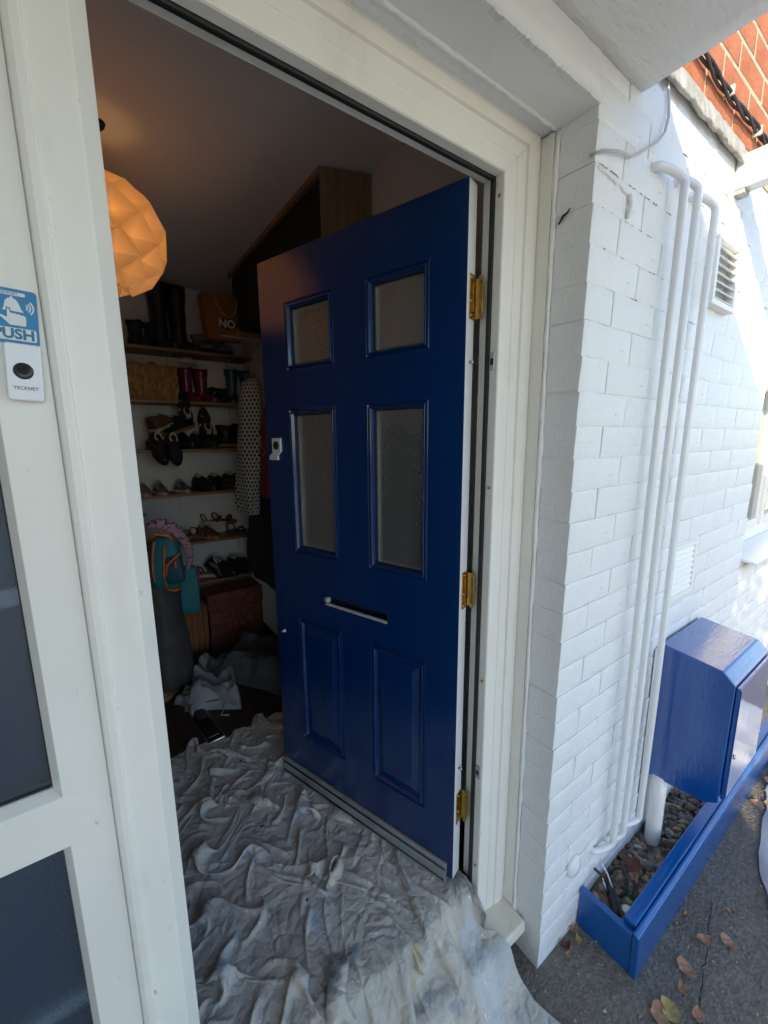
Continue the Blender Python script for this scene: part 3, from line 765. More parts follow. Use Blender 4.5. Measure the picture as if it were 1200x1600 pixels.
tag(BX(.806, 1.245, WY - .0125, WY - .006, -.13, .628).build('backing_board', M['pipe'], None, .002), 'white painted board behind the blue meter box', 'board')
wp = MB(); wp.lathe([(.0, -.215), (.016, -.213), (.024, -.203), (.027, -.185), (.027, .0), (.027, .112)], (.857, -.252, .0), 'z', 24)
tag(wp.build('waste_pipe', M['pipe'], None), 'thick white pipe dropping from the meter box into the pebbles', 'pipe')

# ------------------------------------------------------------------ blue timber planter and its pebbles
px0, px1 = .408, 2.05
planter = thing('planter', 'glossy blue timber planter edging along the wall under the meter box', 'planter', (0, 0, 0))
BX(px0 + .020, px1, -.372, -.336, GZ - .01, -.107).build('board', M['blue_wood'], planter, .004)
MB().prism([(-.3735, GZ - .01), (-.3735, -.114), (-.380, -.1125), (-.391, -.121), (-.3935, -.135), (-.3935, GZ - .01)], px0 - .004, px1, 'x').build('board', M['blue_wood'], planter, .0025)
BX(px0 - .002, px0 + .0195, -.3725, -.2035, GZ - .01, -.128).build('board', M['blue_wood'], planter, .003)
bedg = MB(); n = 40
for j in range(9):
    for i in range(n + 1):
        x = px0 + .02 + (px1 - px0 - .02) * i / n; y = -.336 + .132 * j / 8
        bedg.v.append((x, y, -.205 + .008 * noise.noise(Vector((x * 9, y * 12, 1))) + .02 * max(0, (x - .5)) * .5))
for j in range(8):
    for i in range(n): a = j * (n + 1) + i; bedg.f.append((a, a + 1, a + n + 2, a + n + 1)); bedg.smooth.append(True)
tag(bedg.build('planter_soil', M['asphalt']), 'dark soil under the pebbles in the planter', kind='structure')
rg = random.Random(21)
pebm = [mat('pebble_brown', (0.176, 0.120, 0.072), .6, var=.3, vscale=30), mat('pebble_grey', (0.208, 0.192, 0.176), .6, var=.3, vscale=30),
        mat('pebble_tan', (0.432, 0.304, 0.176), .6, var=.3, vscale=30), mat('pebble_dark', (0.072, 0.056, 0.048), .6), mat('pebble_pale', (.42, .39, .34), .6)]
def pebble_shape(seed):
    bm = bmesh.new(); bmesh.ops.create_icosphere(bm, subdivisions=2, radius=1)
    for v in bm.verts: v.co *= 1 + .25 * noise.noise(v.co * 1.3 + Vector((seed * 3, 0, 0)))
    vs = [v.co.copy() for v in bm.verts]; fs = [[v.index for v in f.verts] for f in bm.faces]; bm.free(); return vs, fs
shapes = [pebble_shape(s) for s in range(6)]
pv, pf, pm = [], [], []
for k in range(1250):
    x = px0 + .03 + (1.75 - px0) * rg.random() ** 1.35; y = rg.uniform(-.333, -.207)
    r = rg.uniform(.006, .0135) * (1.25 if rg.random() < .15 else 1)
    z = -.198 + .01 * max(0, (x - .5)) + .008 * noise.noise(Vector((x * 9, y * 12, 1))) + rg.uniform(-.002, .012)
    if (x - .857) ** 2 + (y + .252) ** 2 < .032 ** 2: continue
    vs, fs = shapes[rg.randrange(6)]
    mt = Matrix.LocRotScale(Vector((x, y, z)), Vector((rg.uniform(-.5, .5), rg.uniform(-.5, .5), rg.uniform(0, 6.3))).to_track_quat('Z', 'Y').to_euler() if False else Matrix.Rotation(rg.uniform(0, 6.3), 3, 'Z').to_euler(), Vector((r * 1.5, r, r * rg.uniform(.5, .75))))
    tl = Matrix.Rotation(rg.uniform(-.5, .5), 4, 'X')
    o = len(pv); pv += [tuple(mt @ (tl @ v)) for v in vs]; pf += [[i + o for i in f] for f in fs]
    pm += [rg.choices(range(5), (34, 26, 17, 20, 3))[0]] * len(fs)
me = bpy.data.meshes.new('pebbles'); me.from_pydata(pv, [], pf)
for m_ in pebm: me.materials.append(m_)
me.polygons.foreach_set('material_index', pm); me.polygons.foreach_set('use_smooth', [True] * len(pf)); me.update()
peb = bpy.data.objects.new('pebbles', me); COL.objects.link(peb); tag(peb, 'brown and grey pebbles filling the blue planter', 'pebbles', kind='stuff')

# cables left lying in the planter end
cj = thing('cable_joint', 'black cable with a thick joint lying on the pebbles at the planter end', 'cable', (0, 0, 0))
MB().tube([(.475, -.214, -.085), (.476, -.235, -.088), (.485, -.243, -.115), (.500, -.244, -.150), (.505, -.262, -.172)], .0045, 8).build('lead', M['black_cable'], cj)
MB().tube([(.575, -.222, -.165), (.560, -.228, -.168), (.535, -.245, -.170), (.505, -.268, -.173), (.475, -.295, -.176), (.462, -.306, -.178)], [.005, .009, .0125, .0135, .013, .011], 12).build('sleeve', M['black_cable'], cj)
MB().tube([(.56, -.228, -.16), (.585, -.235, -.140), (.597, -.255, -.135), (.585, -.277, -.145), (.555, -.29, -.165), (.53, -.282, -.176)], .0055, 8).build('loop', M['black_cable'], cj)
MB().tube([(.480, -.240, -.10), (.487, -.247, -.128), (.497, -.25, -.155)], .0032, 7).build('white_core', M['pipe'], cj)
tag(MB().tube([(.535, -.212, -.11), (.53, -.235, -.125), (.528, -.25, -.150), (.53, -.262, -.172)], .003, 7).build('white_wire', M['pipe']), 'short white wire curling out of the wall above the pebbles', 'wire')
tag(MB().lathe([(0, 0), (.016, .001), (.018, .005), (.013, .008), (0, .009)], (.508, -.318, -.178), 'z', 14).build('white_stone', mat('white_quartz', (.72, .72, .68), .5)), 'flat white stone among the pebbles near the planter corner', 'stone')
mo = MB()
for k in range(70):
    a = rg.uniform(0, 6.3); q = rg.uniform(0, .02); c = Vector((.556 + q * math.cos(a), -.312 + q * math.sin(a), -.176 + rg.uniform(0, .016)))
    d = Vector((rg.uniform(-1, 1), rg.uniform(-1, 1), rg.uniform(.1, 1))).normalized() * .008; s_ = d.orthogonal().normalized() * .003
    mo.add([c, c + d * .5 + s_, c + d, c + d * .5 - s_], [(0, 1, 2, 3)])
tag(mo.build('green_weed', M['leaf_green']), 'small bright green weed growing in the pebbles', 'plant')

# ------------------------------------------------------------------ leaves
def leaf_mesh(name, L, w, curl, m, seed):
    mb = MB(); n = 16; rows = []
    for i in range(n + 1):
        t = i / n; hw = w * (math.sin(math.pi * min(1, t * .97 + .03)) ** .8) * (1 - .25 * t) + .0006
        hw *= 1 + .28 * noise.noise(Vector((t * 5, seed, 0)))
        r = []
        for k in (-1, -.5, 0, .5, 1):
            x = (t - .5) * L; y = hw * k + .1 * L * math.sin(t * 2.5 + seed) - .05 * L
            z = .004 + curl * (abs(k) ** 1.5 * .5 + (2 * t - 1) ** 2 * .6) + .006 * noise.noise(Vector((t * 5, k * 1.6, seed)))
            r.append((x, y, z))
        rows.append(r)
    mb.loft(rows, False, True, False)
    return mb.mesh(name, m)
LM = {}
for c in ('tan', 'yellow', 'red'):
    for s in range(3): LM[c, s] = leaf_mesh('fallen_leaf', (.046, .055, .038)[s], (.019, .026, .016)[s], (.015, .011, .020)[s], M['leaf_' + c], s * 1.7 + len(c))
G = 'fallen leaves on the tarmac'
def leaf(x, y, c, s, sc, rz, label, z=GZ, tilt=0):
    o = bpy.data.objects.new('fallen_leaf', LM[c, s]); COL.objects.link(o); o.location = (x, y, z); o.rotation_euler = (tilt, 0, rz); o.scale = (sc, sc, sc)
    tag(o, label, 'leaf', G)
for a in (
    (.698, -.478, 'tan', 0, 1.0, -.5, 'tan curled leaf, left one of the pair on the tarmac before the planter'),
    (.752, -.530, 'tan', 1, .85, .9, 'pinkish tan leaf, right one of the pair on the tarmac before the planter'),
    (.556, -.474, 'tan', 1, 1.0, .7, 'broad tan leaf lying below the pair, nearest the planter corner'),
    (.492, -.492, 'tan', 2, .8, 1.0, 'small narrow tan leaf at the crack near the planter corner'),
    (.408, -.486, 'yellow', 1, 1.05, 1.3, 'yellow leaf overlapping the brown one at the bottom edge'),
    (.372, -.470, 'tan', 1, 1.1, .2, 'brown leaf under the yellow one at the bottom edge'),
    (1.515, -.418, 'tan', 0, .85, -.4, 'orange tan leaf beside the planter below the meter box'),
    (1.55, -.452, 'yellow', 2, .6, .2, 'pale small leaf at the right, beside the orange tan leaf'),
    (.372, -.214, 'tan', 2, .8, -.4, 'brown leaf against the foot of the brick pier'),
    (.352, -.236, 'yellow', 2, .75, .9, 'pale yellow leaf lying by the planter end board'),
    (.306, -.222, 'red', 2, .9, 2.6, 'curled reddish leaf below the brick pier'),
    (.292, -.240, 'tan', 2, .55, .1, 'tiny tan leaf fragment below the brick pier'),
    (.870, -.505, 'tan', 2, .7, 2.2, 'thin curled leaf right of the tan pair'),
    (.735, -.420, 'tan', 2, .55, .5, 'tiny curled leaf close under the planter skirting'),
    (1.72, -.43, 'tan', 1, .9, .6, 'brown leaf near the white dust sheet at the right edge'),
    (.460, -.535, 'tan', 0, .9, .4, 'small brown leaf at the very bottom of the tarmac'),
    (.245, -.162, 'red', 2, .6, 1.4, 'dark red leaf in the gap beside the sill')):
    leaf(*a)
G = 'leaves among the pebbles'
leaf(.668, -.258, 'red', 1, 1.15, -.25, 'large dark red leaf lying on the pebbles', -.172, .25)
leaf(.625, -.283, 'tan', 2, 1.1, -.1, 'tan leaf below the dark red one on the pebbles', -.176, .2)

# white dust sheet lying along the path on the right
def crumple(name, outline, zbase, hgt, m, seed, n=46, fs=9, label=None, cat=None, amp2=.3):
    """outline: list of (u->(left,right)) rows of quads between two edge polylines; folds rise above zbase"""
    mb = MB(); A, B = outline; rows = []
    def lerp(pl, t):
        f = t * (len(pl) - 1); i = min(int(f), len(pl) - 2); return Vector(pl[i]).lerp(Vector(pl[i + 1]), f - i)
    mN = n
    for j in range(n + 1):
        t = j / n; a, b = lerp(A, t), lerp(B, t); r = []
        for i in range(mN + 1):
            s = i / mN; p = a.lerp(b, s); e = min(1, 7 * min(s, 1 - s, t, 1 - t))
            q = Vector((p.x * fs, p.y * fs, seed)); w = noise.noise(q * .6) * .8
            f1 = 1 - abs(noise.noise(q + Vector((w, -w, 0)))) * 2.0; f2 = 1 - abs(noise.noise(q * 2.3 + Vector((w * 2, w, 5)))) * 2.0
            z = hgt * (.28 * max(f1, -.2) + amp2 * .3 * f2 + .35 + .5 * noise.noise(q * .35)) * (e ** .6)
            wob = .012 * Vector((noise.noise(q * 1.7 + Vector((9, 0, 0))), noise.noise(q * 1.7 + Vector((0, 9, 0))), 0))
            r.append((p.x + wob.x, p.y + wob.y, p.z + zbase + max(z, .003 * (1 - e) + .002)))
        rows.append(r)
    mb.loft(rows, False, True, False)
    return tag(mb.build(name, M[m], None, sub=1), label, cat)
crumple('dust_sheet', ([(2.35, -.42, 0), (1.86, -.405, 0), (1.70, -.43, 0), (1.40, -.475, 0), (1.17, -.515, 0), (.96, -.60, 0), (.8, -.72, 0)], [(2.5, -1.1, 0), (2.0, -1.1, 0), (1.7, -1.15, 0), (1.4, -1.2, 0), (1.2, -1.2, 0), (1.0, -1.2, 0), (.8, -1.2, 0)]),
        GZ, .085, 'sheet_white', 4.2, 60, 8, 'white dust sheet heaped on the path along the right edge', 'dust sheet')

# ------------------------------------------------------------------ far window
win = thing('casement_window', 'white framed casement window at the far right end of the wall', 'window', (0, 0, 0))
wx0, wx1, wz0, wz1, wy = XW, 2.95, .815, 2.02, -.115
f_ = .055
for nm, b in (('frame_rail', (wx0, wx1, wy, wy + .06, wz0, wz0 + .07)), ('frame_rail', (wx0, wx1, wy, wy + .06, wz1 - f_, wz1)), ('frame_stile', (wx0, wx0 + f_, wy, wy + .06, wz0 + .0705, wz1 - f_ - .0005)), ('frame_stile', (wx1 - f_, wx1, wy, wy + .06, wz0 + .0705, wz1 - f_ - .0005)), ('mullion', (2.28, 2.34, wy, wy + .06, wz0 + .0705, wz1 - f_ - .0005))):
    BX(*b).build(nm, M['upvc'], win, .004)
for a, b in ((wx0 + f_, 2.28), (2.34, wx1 - f_)):
    for nm, q in (('sash_stile', (a + .0005, a + .05, wy - .012, wy + .03, wz0 + .0712, wz1 - .0565)), ('sash_stile', (b - .05, b - .0005, wy - .012, wy + .03, wz0 + .0712, wz1 - .0565)), ('sash_rail', (a + .0505, b - .0505, wy - .012, wy + .03, wz0 + .0712, wz0 + .12)), ('sash_rail', (a + .0505, b - .0505, wy - .012, wy + .03, wz1 - .105, wz1 - .0565))):
        BX(*q).build(nm, M['upvc'], win, .003)
    BX(a + .045, b - .045, wy + .008, wy + .014, wz0 + .11, wz1 - .09).build('pane', M['clear'], win)
MB().prism([(-.06, .815), (-.06, .800), (-.255, .783), (-.255, .752), (-.262, .752), (-.262, .7895), (-.12, .8145)], wx0 + .002, wx1 + .03, 'x').build('sill', M['pipe'], win, .003)
BX(wx0, wx1, wy + .0605, wy + .2, wz0 - .02, wz1).build('room_dark', M['dark'], win)  # black box stands in for the unlit room behind the panes

# ------------------------------------------------------------------ unseen tree behind the viewer, placed to dapple the wall and shade the tarmac
tr = thing('shade_tree', 'unseen small leafy tree behind the viewer, placed for its dappled shade', 'tree', (-2.55, -3.3, GZ))
MB().tube([(0, 0, 0), (.03, .02, .6), (-.02, .03, 1.3), (.02, 0, 2.1), (.05, .02, 2.9)], [.07, .06, .045, .03, .012], 10).build('trunk', M['hedge_wood'], tr)
rg = random.Random(8)
for k in range(7):
    a = k * 2.4; h0 = .9 + .25 * k; mb = MB(); mb.tube([(0, 0, h0), (.25 * math.cos(a), .25 * math.sin(a), h0 + .25), (.5 * math.cos(a), .5 * math.sin(a), h0 + .6)], [.025, .017, .007], 7); mb.build('limb', M['hedge_wood'], tr)
cr = MB()
for k in range(5200):
    h = rg.random(); z = .35 + 3.25 * h ** 1.25; rr_ = (.75 * math.sin(min(1, .25 + h * 1.1) * math.pi) ** .6 if h < .8 else .42) * rg.random() ** .5; a = rg.uniform(0, 6.3)
    p = Vector((rr_ * math.cos(a), rr_ * math.sin(a), z)); d_ = Vector((rg.uniform(-1, 1), rg.uniform(-1, 1), rg.uniform(-.6, .6))).normalized() * rg.uniform(.05, .085); s_ = d_.orthogonal().normalized() * .022
    cr.add([p, p + d_ * .5 + s_, p + d_, p + d_ * .5 - s_], [(0, 1, 2, 3)])
cr.build('crown', M['hedge'], tr)

# grit and crumbs on the tarmac
rg = random.Random(33); gv, gf, gm = [], [], []
for k in range(1500):
    x = rg.uniform(.15, 1.9); y = -.40 - rg.random() ** 1.3 * .75 if x > .42 else rg.uniform(-.75, -.2); r = rg.uniform(.001, .0034) * (2.0 if rg.random() < .06 else 1)
    o = len(gv); an = rg.uniform(0, 6)
    for q in range(3): gv.append((x + r * 1.3 * math.cos(an + q * 2.1), y + r * rg.uniform(.6, 1.3) * math.sin(an + q * 2.1), GZ + .001))
    gv.append((x, y, GZ + .001 + r * 1.1)); gf += [(o, o + 1, o + 3), (o + 1, o + 2, o + 3), (o + 2, o, o + 3)]; gm += [rg.choices((0, 1, 2), (5, 4, 2))[0]] * 3
me = bpy.data.meshes.new('grit'); me.from_pydata(gv, [], gf)
for m_ in (pebm[1], pebm[2], pebm[4]): me.materials.append(m_)
me.polygons.foreach_set('material_index', gm); me.update()
gr = bpy.data.objects.new('grit', me); COL.objects.link(gr); tag(gr, 'grit and crumbs strewn over the tarmac', 'grit', kind='stuff')
# a crack in the tarmac
mb = MB(); pts = []
for i in range(26):
    t = i / 25; pts.append((.86 - .42 * t + .012 * noise.noise(Vector((t * 12, 0, 3))), -.455 - .09 * t + .012 * noise.noise(Vector((t * 14, 4, 3)))))
for i, (x, y) in enumerate(pts):
    w_ = .0012 + .0022 * abs(noise.noise(Vector((i * .6, 2, 1))))
    mb.v += [(x - w_ * .4, y - w_, GZ + .0035), (x + w_ * .4, y + w_, GZ + .0035)]
for i in range(25): mb.f.append((2 * i, 2 * i + 1, 2 * i + 3, 2 * i + 2)); mb.smooth.append(False)
tag(mb.build('tarmac_crack', M['dark']), 'dark crack running across the tarmac', kind='structure')
# ------------------------------------------------------------------ hallway: paper lamp
LX, LY, LZ = -.672, .997, 2.068
lamp = thing('pendant_lamp', 'glowing folded paper pendant lamp hanging from the hallway ceiling', 'lamp', (LX, LY, 0))
def folded_globe():
    """pleated paper ball: rings of points alternately out and in, so that every quad breaks into facets"""
    mb = MB(); rings = 7; n = 16; rg = random.Random(4); R0 = .166; H = .168
    for j in range(rings + 1):
        a = -math.pi / 2 + math.pi * (.09 + .82 * j / rings)
        rad = R0 * math.cos(a) ** .8; z = H * math.sin(a)
        for k in range(n):
            th = 2 * math.pi * k / n + .1; out = (k + j) % 2
            pop = 1.09 if out else .76
            mb.v.append((rad * pop * math.cos(th), rad * pop * math.sin(th), LZ + z * (1.05 if out else .94) + rg.uniform(-.003, .003)))
    for j in range(rings):
        for k in range(n):
            a, b = j * n + k, j * n + (k + 1) % n; c, d = a + n, b + n
            if (k + j) % 2: mb.f += [(a, b, d), (a, d, c)]
            else: mb.f += [(a, b, c), (b, d, c)]
            mb.smooth += [False, False]
    return mb
folded_globe().build('shade', M['shade'], lamp)
MB().tube([(0, 0, LZ + .10), (0, 0, 2.385)], .0035, 8).build('flex', M['black_cable'], lamp)
MB().lathe([(0, 2.3695), (.010, 2.374), (.026, 2.390), (.030, 2.3995)], (0, 0, 0), 'z', 20).build('ceiling_rose', M['dark'], lamp)
MB().lathe([(0, -.035), (.02, -.028), (.028, -.005), (.018, .025), (.014, .045), (0, .046)], (0, 0, LZ + .02), 'z', 14).build('bulb', M['bulb'], lamp)
ld = bpy.data.lights.new('lamp_light', 'POINT'); ld.energy = .05; ld.color = (1, .72, .42); ld.shadow_soft_size = .035
lo = bpy.data.objects.new('lamp_light', ld); COL.objects.link(lo); lo.parent = lamp; lo.location = (.0, 0, LZ + .03)
lo.location.z = LZ - .04

# ------------------------------------------------------------------ shelves of shoes
SY = 2.20
shelf_z = [1.962, 1.645, 1.338, 1.048, .713, .422]
words_ = ['topmost pine shelf holding the tall black boots', 'second pine shelf from the top, with the woven basket', 'third pine shelf, hung full of black trainers', 'fourth pine shelf with sparkly pink shoes', 'fifth pine shelf with sandals', 'lowest pine shelf above the red chest']
for z, lb in zip(shelf_z, words_):
    s = thing('shelf', lb, 'shelf', (-.45, SY, z), 0, 'pine shelves on the back wall')
    BX(-.60, .645, 0, .219, -.018, 0).build('board', M['shelf_wood'], s, .0015)
    for x in (-.34, .14, .52):
        MB().prism([(.005, -.0185), (.2195, -.0185), (.2195, -.13), (.212, -.13), (.205, -.03)], x, x + .004, 'x').build('bracket', M['grey_cable'], s)

def foot_rings(L, w, h, heel=.0, ys=0):
    rings = []; n = 14
    for i in range(13):
        t = i / 12                       # 0 toe .. 1 heel; toe points to -Y
        hw = w * (.42 + .58 * math.sin(min(1, t * 2.1) * math.pi / 2)) * (1 - .25 * math.sin(max(0, t - .45) / .3 * math.pi) if .45 < t < .75 else 1) * (1 if t < .97 else .8)
        hw *= (math.sin(min(1, (t + .03) * 7) * math.pi / 2)) ** .6
        hh = h * (.42 + .58 * max(0, min(1, (t - .22) / .38)) ** 1.2) * (math.sin(min(1, (t + .05) * 6) * math.pi / 2)) ** .5
        y = -L * (1 - t)
        ring = []
        for k in range(n):
            a = math.pi * k / (n - 1)
            ring.append((hw * math.cos(a), y, .018 + hh * max(0.0, math.sin(a)) ** .8))
        rings.append(ring)
    return rings
def shoe_parts(root, L, w, h, m_up, m_sole, shaft=0, shr=.05, m_in='cream', tab=None, band=None, laces=None, lean=0):
    up_ = MB(); rg = foot_rings(L, w, h); rings = [r + [(r[-1][0] * .5, r[0][1], .018), (r[0][0] * .5, r[0][1], .018)] for r in rg]
    up_.loft(rings, True, True); up_.build('upper', M[m_up], root)
    out = [(r[0][0] * 1.06, r[0][1]) for r in rg] + [(r[-1 if len(r) == 14 else 13][0] * 1.06, r[0][1]) for r in reversed(rg)]
    MB().prism(out, 0, .020, 'z').build('sole', M[m_sole], root, .003)
    if shaft:
        mb = MB(); rr = []
        for i in range(12):
            t = i / 11; r = shr * (.92 + .28 * t - .12 * math.sin(t * math.pi)) * (1 + .03 * math.sin(t * 17))
            rr.append([(r * math.cos(2 * math.pi * k / 16), -.045 - lean * t * t + r * 1.15 * math.sin(2 * math.pi * k / 16), h * .55 + shaft * t + .006 * math.sin(k * 1.1)) for k in range(16)])
        mb.loft(rr, True, True); mb.build('shaft', M[m_up], root)
    else:
        mb = MB(); rr = []
        for q, z in ((.9, h * .93), (.78, h * 1.08), (.62, h * 1.05), (.55, h * .88)):
            rr.append([(w * .62 * q * math.cos(2 * math.pi * k / 14), -L * .22 + L * .2 * q * math.sin(2 * math.pi * k / 14), z + .018 + .010 * math.sin(2 * math.pi * k / 14)) for k in range(14)])
        mb.loft(rr, False, True); mb.build('collar', M[m_in], root)
    if tab: BX(-w * .36, w * .36, -.012, .004, h * .95, h * 1.65).build('heel_tab', M[tab], root, .006)
    if band: MB().tube([(-w * .9, -L * .35, .03), (0, -L * .45, h * .85), (w * .9, -L * .35, .03)], .008, 8).build('stripe', M[band], root)
    if laces: MB().tube([(0, -L * .5, h * .95), (.02, -L * .62, h * .8), (.03, -L * .72, h * .5), (.025, -L * .8, .0)], .0025, 6).build('lace', M[laces], root)
def shoe(name, label, cat, group, loc, rz, L, w, h, mu, ms, rx=0, ry=0, **k):
    t = thing(name, label, cat, loc, 0, group); t.rotation_euler = (rx, ry, rz)
    shoe_parts(t, L, w, h, mu, ms, **k); return t
def pair(name, lab, cat, group, x, y, z, dx, rz, *a, side=('left', 'right'), rx=0, zz=0, **k):
    l = shoe(name, side[0] + lab, cat, group, (x, y, z), rz, *a, rx=rx, **k)
    r = copy_thing(l); r.location = (x + dx, y + .012, z + zz); r.rotation_euler.z = rz + .16; r['label'] = side[1] + lab
    return l, r
SY2 = SY + .205
gA = 'tall black boots on the top shelf'
pair('tall_boot', ' one of the tall black leather boots on the top shelf', 'boot', gA, -.375, SY2 - .06, shelf_z[0], .105, .55, .20, .042, .07, 'black_leather', 'black_leather', shaft=.36, shr=.050)
pair('ankle_boot', ' one of the black ankle boots beside the tall boots', 'boot', 'black ankle boots on the top shelf', -.50, SY2 - .05, shelf_z[0], .085, .3, .18, .040, .065, 'black_suede', 'black_leather', shaft=.12, shr=.040)
pair('high_top_trainer', ' one of the dark grey high tops under the brown bag', 'trainer', 'grey high tops on the top shelf', -.125, SY2 - .05, shelf_z[0], .10, .25, .20, .045, .075, 'grey_knit', 'black_suede', shaft=.075, shr=.048)
gB = 'maroon wellington boots on the second shelf'
pair('wellington_boot', ' one of the shiny maroon wellington boots beside the woven basket', 'boot', gB, -.245, SY2 - .06, shelf_z[1], .09, .4, .19, .040, .06, 'maroon', 'maroon', shaft=.185, shr=.041)
pair('wellington_boot', ' one of the petrol blue wellington boots at the right of the second shelf', 'boot', 'petrol blue wellington boots', .06, SY2 - .05, shelf_z[1], .10, .3, .18, .038, .06, 'petrol', 'navy_rubber', shaft=.20, shr=.038)
pair('low_boot', ' one of the dark brown low boots between maroon and blue wellingtons', 'boot', 'dark low boots on the second shelf', -.10, SY2 - .05, shelf_z[1], .085, .3, .18, .037, .06, 'black_suede', 'navy_rubber', shaft=.07, shr=.036)
# basket
bk = thing('woven_basket', 'woven seagrass basket on the second shelf', 'basket', (-.445, SY + .06, shelf_z[1]))
def basket_body(w, d, h, th):
    mb = MB(); n = 1
    def ring(k, z): return [(-w * k, -d * k, z), (w * k, -d * k, z), (w * k, d * k, z), (-w * k, d * k, z)]
    mb.loft([ring(.94, 0), ring(1, h), ring(1 - th / w, h), ring(.94 - th / w, th)], False, False)
    mb.f += [(3, 2, 1, 0), (12, 13, 14, 15)]; mb.smooth += [False, False]; return mb
basket_body(.155, .075, .20, .012).build('body', M['wicker'], bk, .006)
MB().tube([(-.152, -.073, .2), (.152, -.073, .2), (.152, .073, .2), (-.152, .073, .2), (-.152, -.073, .2)], .007, 8).build('rim', M['wicker'], bk)
for i, (x, m, lb) in enumerate(((-.52, 'cream', 'pale woolly lump showing over the rim of the woven basket'), (-.42, 'pinkish', 'dusty pink bundle showing over the rim of the woven basket'))):
    mb = MB(); mb.lathe([(0, -.05), (.03, -.03), (.036, 0), (.026, .026), (0, .034)], (x, SY + .07, shelf_z[1] + .205), 'z', 12)
    tag(mb.build('hat', M[m], None, sub=1), lb, 'hat')
tag(MB().tube([(-.27, SY + .08, shelf_z[1] + .262), (-.22, SY + .05, shelf_z[1] + .268), (-.17, SY + .07, shelf_z[1] + .258), (-.15, SY + .12, shelf_z[1] + .25)], [.012, .020, .018, .012], 10).build('rolled_cloth', M['cream'], None, sub=1), 'cream rolled cloth laid over the maroon wellingtons', 'cloth')

# third shelf: trainers tipped on their toes
gC = 'black trainers with cream heels on the third shelf'
a_ = shoe('trainer', 'black trainer with cream heel tab, standing higher beside the brown shoe', 'trainer', gC, (-.262, SY + .005, shelf_z[2] + .17), math.pi, .20, .040, .07, 'black_suede', 'black_leather', rx=-1.25, tab='cream', band='white_print', laces='white_print')
b_ = copy_thing(a_); b_.location = (-.145, SY + .005, shelf_z[2] + .075); b_['label'] = 'black trainer with cream heel tab, lower one near the shelf middle'
t = shoe('trainer', 'brown suede trainer with cream sole at the left of the third shelf', 'trainer', None, (-.45, SY + .04, shelf_z[2] + .11), 2.2, .21, .046, .08, 'brown_suede', 'cream', rx=-.35)
shoe('trainer', 'black trainer behind the brown suede one on the third shelf', 'trainer', None, (-.36, SY + .10, shelf_z[2] + .09), 2.0, .21, .046, .10, 'black_suede', 'tan', rx=-.3)
shoe('trainer', 'black trainer tipped over the shelf edge below the brown suede one', 'trainer', None, (-.47, SY - .01, shelf_z[2] + .05), .3, .20, .044, .07, 'black_leather', 'black_suede', rx=.8, laces='black_cable')
shoe('trainer', 'black trainer hanging off the shelf edge left of the cream heeled pair', 'trainer', None, (-.37, SY + .0, shelf_z[2] + .05), .1, .20, .044, .07, 'black_suede', 'black_leather', rx=.85, laces='black_cable')
shoe('hiking_boot', 'black hiking boot with pale sole at the right end of the third shelf', 'boot', None, (-.03, SY + .12, shelf_z[2] + .012), .7, .21, .048, .10, 'black_leather', 'tan', shaft=.09, shr=.05)
shoe('hiking_boot', 'black hiking boot hard against the printed coat on the third shelf', 'boot', None, (.085, SY + .12, shelf_z[2] + .012), .5, .21, .048, .10, 'black_leather', 'cream', shaft=.10, shr=.05)
for k, (x, rz, w) in enumerate(((-.30, .4, .095), (-.20, .7, .085), (-.43, -.2, .08), (-.08, 1.0, .08), (.13, .3, .10))):
    shoe('dark_shoe', ('black scuffed shoe standing behind the cream heeled trainer', 'black shoe turned sideways behind the lower cream heeled trainer', 'black low shoe at the back left of the third shelf', 'black shoe wedged beside the hiking boots on the third shelf', 'black shoe at the far right end of the third shelf')[k], 'shoe', None, (x, SY + .19, shelf_z[2] + .003), rz, .20, .043, w, ('black_leather', 'black_suede')[k % 2], 'black_leather')
# fourth shelf
pair('ballet_shoe', ' one of the sparkly pink shoes on the fourth shelf', 'shoe', 'sparkly pink shoes', -.445, SY + .15, shelf_z[3], .125, .1, .16, .036, .055, 'glitter', 'cream')
shoe('slipper', 'dusty pink slipper half hidden behind the door post on the fourth shelf', 'slipper', None, (-.545, SY + .15, shelf_z[3]), .1, .17, .038, .05, 'pinkish', 'cream')
pair('lace_up_shoe', ' one of the black lace up shoes on the fourth shelf', 'shoe', 'black lace up shoes', -.21, SY + .16, shelf_z[3], .10, .5, .20, .042, .085, 'black_leather', 'black_leather', laces='white_print')
shoe('trainer', 'black trainer with pinkish sole at the right of the fourth shelf', 'trainer', None, (-.015, SY + .16, shelf_z[3]), .9, .21, .043, .09, 'black_suede', 'pinkish', laces='white_print')
# fifth shelf: sandals and flat shoes
def sandal(label, x, y, z, rz, m, sole, grp=None):
    t = thing('sandal', label, 'sandal', (x, y, z), rz, grp)
    out = [(.036 * math.sin(min(1, u * 3) * 1.57) * (1 - .2 * math.sin(u * 3.14)) * sgn, -.20 * (1 - u) if sgn > 0 else -.20 * (1 - u)) for sgn, us in ((1, [i / 10 for i in range(11)]), (-1, [i / 10 for i in range(10, -1, -1)])) for u in us]
    MB().prism(out[1:-1], 0, .022, 'z').build('sole', M[sole], t, .003)
    MB().tube([(-.034, -.12, .018), (-.02, -.13, .05), (.0, -.135, .058), (.02, -.13, .05), (.034, -.12, .018)], .008, 8).build('toe_strap', M[m], t)
    MB().tube([(-.03, -.03, .02), (-.03, -.01, .06), (0, .0, .07), (.03, -.01, .06), (.03, -.03, .02)], .005, 8).build('heel_strap', M[m], t)
sandal('tan sandal at the left of the fifth shelf beside the pink scarf', -.36, SY + .18, shelf_z[4] + .02, .3, 'tan', 'tan')
